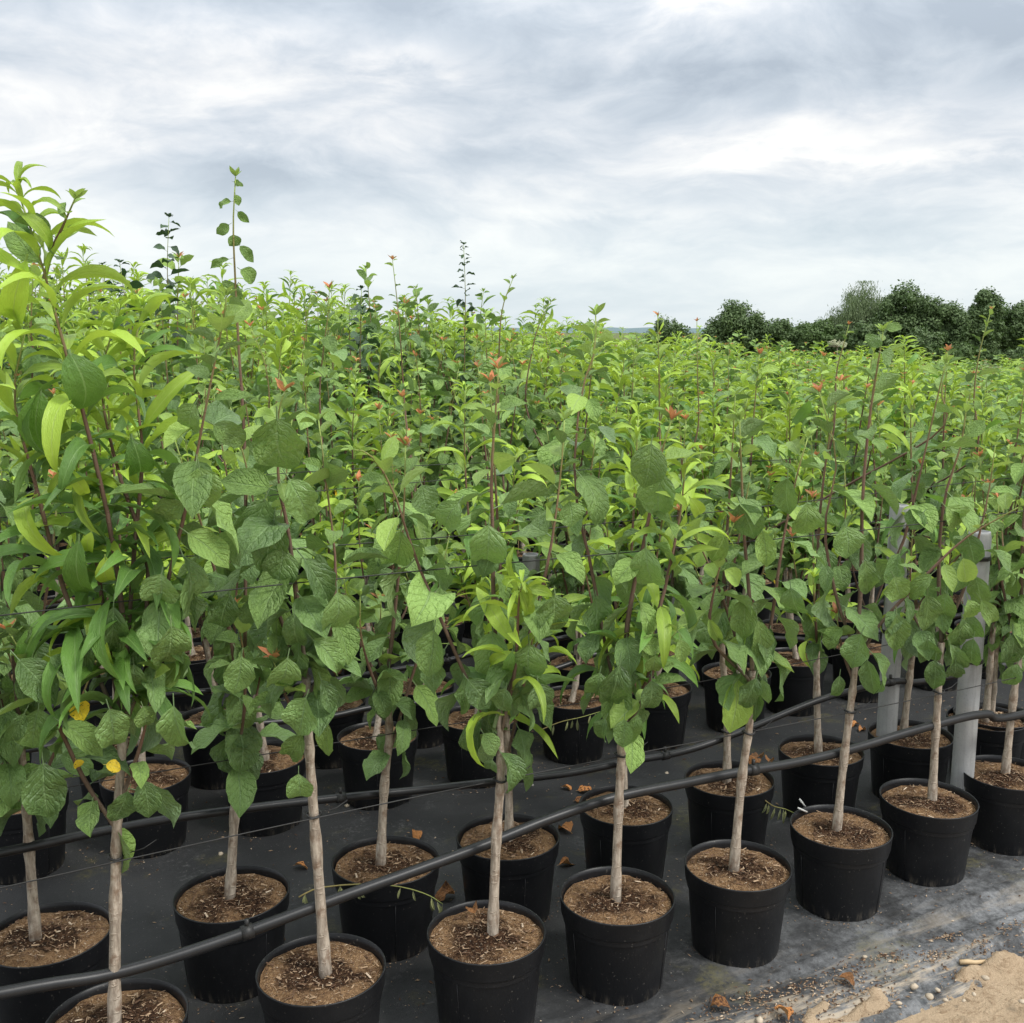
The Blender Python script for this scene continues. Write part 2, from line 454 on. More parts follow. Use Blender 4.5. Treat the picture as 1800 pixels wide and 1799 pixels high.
class MB:
    """collects quads and triangles, then makes one mesh"""
    def __init__(self):
        self.v, self.f, self.m, self.att, self.uv = [], [], [], [], {}
    def add(self, vs, fs, mi=0, att=0.0):
        o = len(self.v)
        self.v += [tuple(p) for p in vs]
        self.att += [att] * len(vs) if isinstance(att, (int, float)) else list(att)
        self.f += [tuple(i + o for i in f) for f in fs]
        self.m += [mi] * len(fs)
    def mesh(self, name, mats, smooth=True, attname=None):
        me = bpy.data.meshes.new(name)
        me.from_pydata(self.v, [], self.f)
        for q in mats: me.materials.append(q)
        me.polygons.foreach_set('material_index', self.m)
        me.polygons.foreach_set('use_smooth', [smooth] * len(self.f))
        if attname:
            a = me.attributes.new(attname, 'FLOAT', 'POINT')
            a.data.foreach_set('value', self.att)
        me.update()
        return me
    def tube(self, pts, radii, n=6, ages=None, cap=True, mi=0):
        pts = [Vector(p) for p in pts]
        k = len(pts)
        vs, at = [], []
        ref = Vector((0.31, 0.9, 0.2))
        for i, p in enumerate(pts):
            d = (pts[min(i + 1, k - 1)] - pts[max(i - 1, 0)]).normalized()
            x = d.cross(ref).normalized()
            y = d.cross(x)
            for j in range(n):
                a = 2 * PI * j / n
                vs.append(p + (x * math.cos(a) + y * math.sin(a)) * radii[i])
                at.append(ages[i] if ages else 0.0)
        fs = [(i * n + j, i * n + (j + 1) % n, (i + 1) * n + (j + 1) % n, (i + 1) * n + j) for i in range(k - 1) for j in range(n)]
        if cap:
            fs.append(tuple(range(n - 1, -1, -1)))
            fs.append(tuple((k - 1) * n + j for j in range(n)))
        self.add(vs, fs, mi, at)
    def lathe(self, prof, n=32, mi=0):
        vs = [(r * math.cos(2 * PI * j / n), r * math.sin(2 * PI * j / n), z) for r, z in prof for j in range(n)]
        fs = [(i * n + j, i * n + (j + 1) % n, (i + 1) * n + (j + 1) % n, (i + 1) * n + j) for i in range(len(prof) - 1) for j in range(n)]
        self.add(vs, fs, mi)
    def box(self, c, s, mat=None, mi=0):
        vs = [Vector((c[0] + s[0] * i, c[1] + s[1] * j, c[2] + s[2] * k)) for k in (-.5, .5) for j in (-.5, .5) for i in (-.5, .5)]
        if mat: vs = [mat @ q for q in vs]
        self.add(vs, [(0, 2, 3, 1), (4, 5, 7, 6), (0, 1, 5, 4), (1, 3, 7, 5), (3, 2, 6, 7), (2, 0, 4, 6)], mi)

def smooth_path(ctrl, n):
    """Catmull-Rom through the control points"""
    P = [Vector(c) for c in ctrl]
    P = [P[0] * 2 - P[1]] + P + [P[-1] * 2 - P[-2]]
    out = []
    segs = len(P) - 3
    for i in range(n):
        f = i / (n - 1) * segs
        k = min(int(f), segs - 1)
        t = f - k
        a, b, c, d = P[k:k + 4]
        out.append(.5 * ((2 * b) + (c - a) * t + (2 * a - 5 * b + 4 * c - d) * t * t + (3 * b - a - 3 * c + d) * t ** 3))
    return out

# ---------------------------------------------------------------- leaves
PROF = {
    'broad': ([0, .06, .18, .36, .54, .70, .83, .92, 1], [.06, .42, .80, 1, .97, .80, .50, .20, 0]),
    'peach': ([0, .08, .25, .45, .65, .82, .93, 1], [.10, .48, .90, 1, .82, .5, .22, 0]),
    'tip': ([0, .15, .4, .65, .85, 1], [.2, .7, 1, .75, .35, 0]),
}
HALF = {'broad': .305, 'peach': .094, 'tip': .20}
def leaf_geo(kind, seed, nl, nw, bend, fold, crin, wave, petiole=.16, tw=0.0, roll=0.0):
    """unit-length leaf growing along +Y from the shoot; returns verts, faces, uvs(per vert)"""
    r = random.Random(seed)
    ts, ws = PROF[kind]
    ph = [r.uniform(0, 6.28) for _ in range(6)]
    V, F, UV = [], [], []
    y, z, ang = 0.0, 0.0, 0.0
    L = 1 - petiole
    pts = []
    ang0 = bend * .1
    y0, z0 = petiole * math.cos(.15), petiole * math.sin(.15)
    y, z = y0, z0
    for i in range(nl + 1):
        t = i / nl
        a = ang0 - bend * (t ** 1.15)
        pts.append((t, y, z, a))
        y += L / nl * math.cos(a); z += L / nl * math.sin(a)
    side = 1 if r.random() < .5 else -1
    for i, (t, yy, zz, a) in enumerate(pts):
        hw = float(np.interp(t, ts, ws)) * HALF[kind] * L
        jag = 1 + (.02 if i % 2 else -.015) + r.uniform(-.03, .03)
        lat = side * .03 * math.sin(t * PI) * L
        for j in range(nw + 1):
            s = -1 + 2 * j / nw
            sw = s * hw * (jag if abs(s) > .9 else 1)
            up_ = fold * abs(s) ** 1.3 * hw
            up_ += crin * hw * math.sin(t * 13 + ph[0] + s * 2.1) * math.sin(s * 4.2 + ph[1] + t * 5) * (abs(s) * .7 + .3)
            up_ += wave * hw * s * s * math.sin(t * 9 + ph[2] + (1.6 if s > 0 else 0))
            if roll: 
                q = s * roll
                sw = hw * math.sin(q) / roll; up_ += hw * (1 - math.cos(q)) / roll
            tt = tw * t * s * hw
            up_ += tt
            V.append((sw + lat, yy - math.sin(a) * up_, zz + math.cos(a) * up_))
            UV.append((.5 + .5 * s, t))
    for i in range(nl):
        for j in range(nw):
            k = i * (nw + 1) + j
            F.append((k, k + 1, k + nw + 2, k + nw + 1))
    # petiole: a thin three-sided stalk
    o = len(V)
    pr = .011
    for (py, pz) in ((0, 0), (y0 + .03, z0 + .004)):
        for j in range(3):
            V.append((pr * math.cos(j * 2.094), py, pz - .004 + pr * math.sin(j * 2.094)))
            UV.append((.5, .3))
    for j in range(3):
        F.append((o + j, o + (j + 1) % 3, o + 3 + (j + 1) % 3, o + 3 + j))
    return V, F, UV

def leaf_mesh(name, geo, mat):
    V, F, UV = geo
    me = bpy.data.meshes.new(name)
    me.from_pydata(V, [], F)
    me.materials.append(mat)
    me.polygons.foreach_set('use_smooth', [True] * len(F))
    ul = me.uv_layers.new(name='UVMap')
    li = np.empty(len(me.loops), np.int32)
    me.loops.foreach_get('vertex_index', li)
    ul.data.foreach_set('uv', np.array(UV, np.float32)[li].ravel())
    me.update()
    return me

lr = random.Random(5)
G_NEAR, G_FAR = {}, {}
def shapes(kind, n, nl, nw, table, seed):
    out = []
    for i in range(n):
        r = random.Random(seed + i)
        out.append(leaf_geo(kind, seed + i, nl, nw, r.uniform(*table['bend']), r.uniform(*table['fold']), r.uniform(*table['crin']),
                            r.uniform(*table['wave']), table['pet'], r.uniform(-.4, .4), r.uniform(*table.get('roll', (0, 0)))))
    return out
TB = {'broad': dict(bend=(.1, 1.6), fold=(.05, .62), crin=(.08, .22), wave=(.10, .36), pet=.17),
      'curl': dict(bend=(.2, .9), fold=(.35, .8), crin=(.04, .10), wave=(.04, .14), pet=.16),
      'peach': dict(bend=(1.0, 2.9), fold=(.20, .80), crin=(.02, .06), wave=(.10, .40), pet=.06),
      'tip': dict(bend=(-.3, .8), fold=(.4, .9), crin=(.02, .05), wave=(.02, .1), pet=.08)}
for key, kind, n in (('broad', 'broad', 18), ('curl', 'broad', 8), ('peach', 'peach', 14), ('tip', 'tip', 4)):
    G_NEAR[key] = shapes(kind, n, 10 if key != 'tip' else 5, 4 if key in ('broad', 'curl') else 2, TB[key], hash_ := {'broad': 100, 'curl': 200, 'peach': 300, 'tip': 400}[key])
    G_FAR[key] = shapes(kind, n, 5 if key != 'tip' else 2, 2, TB[key], hash_)
SHAPE_OF = {'mature': 'broad', 'mid': 'broad', 'young': 'curl', 'peach': 'peach', 'peachy': 'peach', 'red': 'tip', 'yellow': 'broad', 'dark': 'broad'}
LEAF_ME = {}
for cls, mi in LI.items():
    LEAF_ME[cls] = [leaf_mesh('leaf_' + cls, g, LEAFMATS[mi]) for g in G_NEAR[SHAPE_OF[cls]]]
LEAF_ME['youngtip'] = [leaf_mesh('leaf_youngtip', g, L_YNG) for g in G_NEAR['tip']]
LEAF_ME['midcurl'] = [leaf_mesh('leaf_midcurl', g, L_MID) for g in G_NEAR['curl']]
FAR_SHAPE = dict(SHAPE_OF, youngtip='tip', midcurl='curl')
FAR_MI = dict(LI, youngtip=2, midcurl=1)

def frame(p, d, nrm, size, wide=1.0):
    d = d.normalized()
    x = d.cross(nrm)
    if x.length < 1e-4: x = Vector((1, 0, 0))
    x.normalize()
    z = x.cross(d)
    return Matrix(((x.x * size * wide, d.x * size, z.x * size, p.x), (x.y * size * wide, d.y * size, z.y * size, p.y),
                   (x.z * size * wide, d.z * size, z.z * size, p.z), (0, 0, 0, 1)))

UPV = Vector((0, 0, 1))
def leaves_on(path, r, style, z0=.0, step=.034, size=1.0, t0=0.0, t1=1.0, tipcol=None, sparse=False, ripe=1.0):
    """list of (class, matrix) for one shoot; path = list of points, t runs from base to tip"""
    out = []
    seg = [0.0]
    for a, b in zip(path, path[1:]): seg.append(seg[-1] + (b - a).length)
    tot = seg[-1]
    if tot < .02: return out
    s = tot * t0 + step * r.random()
    phi = r.uniform(0, 6.28)
    def pt(q):
        for i in range(len(seg) - 1):
            if q <= seg[i + 1] or i == len(seg) - 2:
                f = (q - seg[i]) / max(1e-6, seg[i + 1] - seg[i])
                return path[i].lerp(path[i + 1], f), (path[i + 1] - path[i]).normalized()
    while s < tot * t1:
        t = s / tot
        p, ax = pt(s)
        rest = (tot - s) * ripe              # metres to the tip
        phi += 2.4 + r.uniform(-.35, .35)
        if p.z > z0:
            out_ = Vector((math.cos(phi), math.sin(phi), 0))
            out_ = (out_ - ax * out_.dot(ax)).normalized()
            if style == 'peach':
                yng = rest < .29
                cls = 'peachy' if (yng and r.random() < .85) or (rest < .5 and r.random() < .36) else 'peach'
                L = r.uniform(.12, .185) * (min(1, .40 + rest * 3.2)) * size
                elv = r.uniform(.25, .9) if rest < .3 else r.uniform(-.5, .5)
            elif style == 'dark':
                cls = 'dark'
                L = r.uniform(.055, .08) * min(1, .45 + rest * 2.5) * size
                elv = r.uniform(-.4, .35)
            else:
                if rest < .10: cls = 'young' if r.random() < .6 else 'midcurl'
                elif rest < .24: cls = r.choice(['young', 'midcurl', 'midcurl', 'mid'])
                elif rest < .45: cls = r.choice(['mid', 'mid', 'mature', 'midcurl', 'mature'])
                else: cls = 'mature' if r.random() < .86 else 'mid'
                if style == 'lime' and r.random() < .5: cls = {'mature': 'mid', 'mid': 'young', 'midcurl': 'young'}.get(cls, cls)
                L = r.uniform(.068, .146) * min(1, .36 + rest * 2.3) * size
                elv = r.uniform(-.1, .7) if rest < .16 else (r.uniform(-.8, .2) if rest < .4 else r.uniform(-1.35, -.45))
            if p.z < .8 and style == 'broad' and r.random() < .009: cls = 'yellow'
            d = out_ * math.cos(elv) + UPV * math.sin(elv)
            if elv > -.2: d = (d + ax * .25).normalized()
            nr = UPV * .75 + out_ * (.85 if elv < -.3 else .15) + Vector((r.uniform(-.5, .5), r.uniform(-.5, .5), r.uniform(-.2, .2)))
            out.append((cls, frame(p, d, nr, L, r.uniform(.74, 1.16))))
        s += step * r.uniform(.7, 1.3) * (1 if rest > .12 else .6) * (1.9 if sparse else 1)
    # rosette at the tip
    if t1 >= 1:
        p, ax = path[-1], (path[-1] - path[-2]).normalized()
        tc = tipcol or ('youngtip' if (style == 'broad' and path[-1].z > 1.75 and z0 < .45) else None) or ('red' if (style in ('broad', 'lime') and r.random() < .55) else ('peachy' if style == 'peach' else 'youngtip'))
        for k in range(7 if tc == 'red' else 5):
            a = k * 2.4 + r.random()
            d = (Vector((math.cos(a), math.sin(a), 0)) * r.uniform(.5, 1.5) + ax).normalized()
            cl = tc if k < 5 else 'youngtip'
            if style == 'dark': cl = 'dark'
            ll = r.uniform(.022, .040) * (1.9 if tc == 'peachy' else 1) * min(size, 1.05)
            out.append((cl, frame(p, d, UPV + Vector((r.uniform(-.4, .4), r.uniform(-.4, .4), 0)), ll)))
    return out

def join_leaves(name, items, far=True, tints=None):
    """one mesh out of many leaves: real leaf geometry, joined"""
    G = G_FAR if far else G_NEAR
    VV, FF, MI, UVs, TI = [], [], [], [], []
    r = random.Random(len(items))
    o = 0
    for cls, M in items:
        g = r.choice(G[FAR_SHAPE[cls]])
        v = np.array(g[0], np.float32)
        A = np.array(M, np.float32)
        VV.append(v @ A[:3, :3].T + A[:3, 3])
        FF.append(np.array(g[1], np.int32) + o)
        MI.append(np.full(len(g[1]), FAR_MI[cls], np.int32))
        UVs.append(np.array(g[2], np.float32))
        TI.append(np.full(len(v), r.random(), np.float32))
        o += len(v)
    V, F, MI, UVs, TI = (np.concatenate(a) for a in (VV, FF, MI, UVs, TI))
    me = bpy.data.meshes.new(name)
    nf = len(F)
    me.vertices.add(len(V)); me.vertices.foreach_set('co', V.ravel())
    me.loops.add(nf * 4); me.loops.foreach_set('vertex_index', F.ravel())
    me.polygons.add(nf)
    me.polygons.foreach_set('loop_start', np.arange(nf, dtype=np.int32) * 4)
    for q in LEAFMATS: me.materials.append(q)
    me.polygons.foreach_set('material_index', MI)
    me.polygons.foreach_set('use_smooth', np.ones(nf, bool))
    ul = me.uv_layers.new(name='UVMap')
    ul.data.foreach_set('uv', UVs[F.ravel()].ravel())
    a = me.attributes.new('tint', 'FLOAT', 'POINT'); a.data.foreach_set('value', TI)
    me.update(calc_edges=True)
    me.validate()
    return me

# ---------------------------------------------------------------- pot, soil, chips
PH, PR = .225, .136
def pot_mesh():
    b = MB()
    b.lathe([(0.0, .003), (.104, .003), (.109, .0), (.1115, .006), (.1265, PH - .052), (.127, PH - .050), (.1325, PH - .046), (.1335, PH - .043),
             (.1365, PH - .004), (.1375, PH - .001), (.1365, PH + .001), (.1335, PH), (.1315, PH - .012), (.129, PH - .06)], 40)
    for k in range(3):                                    # moulded seams
        a = k * 2.094 + .5
        b.tube([Vector((math.cos(a) * r_, math.sin(a) * r_, z)) for r_, z in ((.1115, .01), (.1268, PH - .054))], [.0012, .0012], 4)
    return b.mesh('pot', [POT])
POT_ME = pot_mesh()
def soil_mesh(seed):
    r = random.Random(seed)
    b = MB()
    vs, fs = [], []
    nr, na = 9, 26
    o = Vector((seed * 7.3, 1.7, 3))
    def hz(x, y, q):
        return PH - .020 + .010 * (1 - q * q) + .010 * noise.noise(Vector((x, y, 0)) * 14 + o) + .006 * noise.noise(Vector((x, y, 0)) * 45 + o)
    vs.append((0, 0, hz(0, 0, 0)))
    for i in range(1, nr + 1):
        for j in range(na):
            q = i / nr
            a = 2 * PI * j / na
            x, y = .131 * q * math.cos(a), .131 * q * math.sin(a)
            vs.append((x, y, hz(x, y, q)))
    for j in range(na): fs.append((0, 1 + j, 1 + (j + 1) % na))
    for i in range(nr - 1):
        for j in range(na):
            a0, a1 = 1 + i * na + j, 1 + i * na + (j + 1) % na
            fs.append((a0, a0 + na, a1 + na, a1))
    b.add(vs, fs)
    soil = b.mesh('soil', [SOIL])
    c = MB()
    for k in range(760):
        q = math.sqrt(r.random()) * .97
        a = r.uniform(0, 6.283)
        x, y = .128 * q * math.cos(a), .128 * q * math.sin(a)
        z = hz(x, y, q) + .002
        big = r.random()
        L = r.uniform(.003, .009) if big < .9 else r.uniform(.010, .020)
        wd = r.uniform(.0004, .0010) if big < .93 else r.uniform(.0012, .0026)
        th = r.uniform(0, PI)
        ti = r.uniform(-.35, .35)
        dv = Vector((math.cos(th) * math.cos(ti), math.sin(th) * math.cos(ti), math.sin(ti)))
        sv = Vector((-math.sin(th), math.cos(th), r.uniform(-.3, .3)))
        p = Vector((x, y, z + abs(ti) * L * .5))
        hgt = Vector((0, 0, wd * .7))
        vs = [p - dv * L / 2 - sv * wd, p - dv * L / 2 + sv * wd, p + dv * L / 2 + sv * wd, p + dv * L / 2 - sv * wd, p - dv * L * .3 + hgt, p + dv * L * .3 + hgt]
        c.add(vs, [(0, 1, 4), (1, 2, 5, 4), (2, 3, 5), (3, 0, 4, 5)], (1 if q_ < .035 else 2 if q_ < .55 else 0) if (q_ := r.random()) is not None else 0)
    return soil, c.mesh('mulch_chips', [CHIP, CHIPW, CHIPD], False)
SOILS = [soil_mesh(i) for i in range(7)]

# ---------------------------------------------------------------- potted trees
ALL_PLANTS = []
def stem_mesh(name, paths, sides=7):
    b = MB()
    for pts, r0, r1, a0, a1, jit in paths:
        k = len(pts)
        rr = random.Random(k * 31 + int(r0 * 1e6))
        rad = [(r0 + (r1 - r0) * i / (k - 1) + (.004 * math.exp(-i * .9) if r0 > .011 else 0)) * (1 + ((rr.uniform(-.04, .05) + (.22 if rr.random() < .2 else 0)) if jit else 0)) for i in range(k)]
        b.tube(pts, rad, sides, [a0 + (a1 - a0) * i / (k - 1) for i in range(k)])
    return b.mesh(name, [BARK], True, 'age')

def grow(r, style, h, trunk=None, shoots=None, n_shoot=None):
    """local-space skeleton: trunk path + shoot paths (points relative to the pot's foot)"""
    if trunk is None:
        zt = r.uniform(.56, .70) * min(1, h / 1.35)
        l = Vector((r.uniform(-.05, .05), r.uniform(-.05, .05), 0))
        trunk = [Vector((r.uniform(-.015, .015), r.uniform(-.015, .015), PH - .03)), l * .4 + Vector((r.uniform(-.01, .01), 0, zt * .6)), l + Vector((0, 0, zt))]
    tp = smooth_path(trunk, 22)
    top = tp[-1]
    if shoots is None:
        shoots = []
        n = n_shoot or r.choice([4, 5, 5, 6])
        a0 = r.uniform(0, 6.28)
        for k in range(n):
            a = a0 + k * 6.283 / n + r.uniform(-.5, .5)
            z0i = r.randrange(10, 22) if k else 21
            base = tp[z0i]
            hh = h * (r.uniform(1.0, 1.13) if k == 0 else r.uniform(.60, .99)) - base.z
            sp_ = r.uniform(.02, .06) if k == 0 else r.uniform(.06, .14)
            o = Vector((math.cos(a), math.sin(a), 0))
            bend = Vector((r.uniform(-.06, .06), r.uniform(-.06, .06), 0))
            shoots.append([base, base + o * sp_ * .55 + Vector((0, 0, hh * .35)), base + o * sp_ + bend * .4 + Vector((0, 0, hh * .7)), base + o * sp_ * 1.15 + bend + Vector((0, 0, hh))])
    return tp, [smooth_path(s, 12) for s in shoots]

PGROUP = 'young fruit trees in black pots in rows on the black fabric'
def potted(loc, label, r, style, h, trunk=None, shoots=None, styles=None, manual=None, near=True, group=PGROUP, z0=.42, step=.034, extra=None, lean=(0, 0), size=1.0):
    root = empty('potted_tree', loc, label, 'potted tree', group)
    put('pot', POT_ME, root, Matrix.Rotation(r.uniform(0, 6.28), 4, 'Z') @ Matrix.Diagonal((r.uniform(.985, 1.03), r.uniform(.985, 1.03), 1, 1)))
    so, ch = r.choice(SOILS)
    rz = Matrix.Rotation(r.uniform(0, 6.28), 4, 'Z')
    s_ = put('soil', so, root, rz)
    put('mulch_chips', ch, s_, Matrix.Rotation(r.uniform(0, .2), 4, 'Z'), 'stuff')
    tp, sh = grow(r, style, h, trunk, shoots)
    tr = put('trunk', stem_mesh('trunk', [(tp, .0116, .0082, 0, .06, True)], 9), root)
    items = []
    for i, s in enumerate(sh):
        st = (styles[i % len(styles)] if styles else style)
        put('shoot', stem_mesh('shoot', [(s, .0046 if i else .0060, .0013, .16, 1, True)], 6), tr)
        items += leaves_on(s, r, st, z0, step * (.62 if st == 'peach' else 1), size, .04)
    if extra:
        for path, st, kw in extra:
            if kw['step'] < .4: put('shoot', stem_mesh('shoot', [(path, .0050, .0014, .35, 1, False)], 6), tr)
            items += leaves_on(path, r, st, .42, **kw)
    for cls, M in items + (manual or []):
        o = put('leaf', r.choice(LEAF_ME[cls]), root, M)
        if cls == 'yellow': o['label'] = 'yellow spotted leaf'
        if cls == 'red': o['label'] = 'small orange red tip leaf'
    ALL_PLANTS.append((root, len(items)))
    return root

def to_local(root, pts): return [Vector(p) - root for p in pts]

def px_path(root, pix, dz=None, dy1=0.0):
    """shoot traced as (u, v) positions in the upright plane of its own pot; drifts dy1 in depth towards its tip"""
    n = len(pix)
    return [at_depth(u, v, root.y + dy1 * i / max(1, n - 1)) - root for i, (u, v) in enumerate(pix)]

def px_leaf(root, cls, b, t, wpx, off=-.06, r=rnd):
    y = root.y + off
    B, T = at_depth(*b, y), at_depth(*t, y)
    d = (T - B)
    L = d.length * 1.08
    wide = (wpx / FPX * y) / (L * HALF[FAR_SHAPE_PROF[cls]] * 2 * .83)
    view = Vector((0, 0, EYE)) - (B + T) * .5
    view.normalize()
    nr = view + Vector((r.uniform(-.5, .5), 0, r.uniform(.05, .6)))
    Bb = B - d.normalized() * L * .13
    dd = (d + view * -.10 * L).normalized()
    return (cls, frame(Bb - root, dd, nr, L * 1.10, wide))
FAR_SHAPE_PROF = {k: ('peach' if v == 'peach' else 'tip' if v == 'tip' else 'broad') for k, v in FAR_SHAPE.items()}

ROWS = [2.06, 2.46, 3.30, 3.70, 4.54, 4.94]
c_ = 5.78
while c_ < 13.5:
    ROWS += [c_, c_ + .4]
    c_ += 1.24

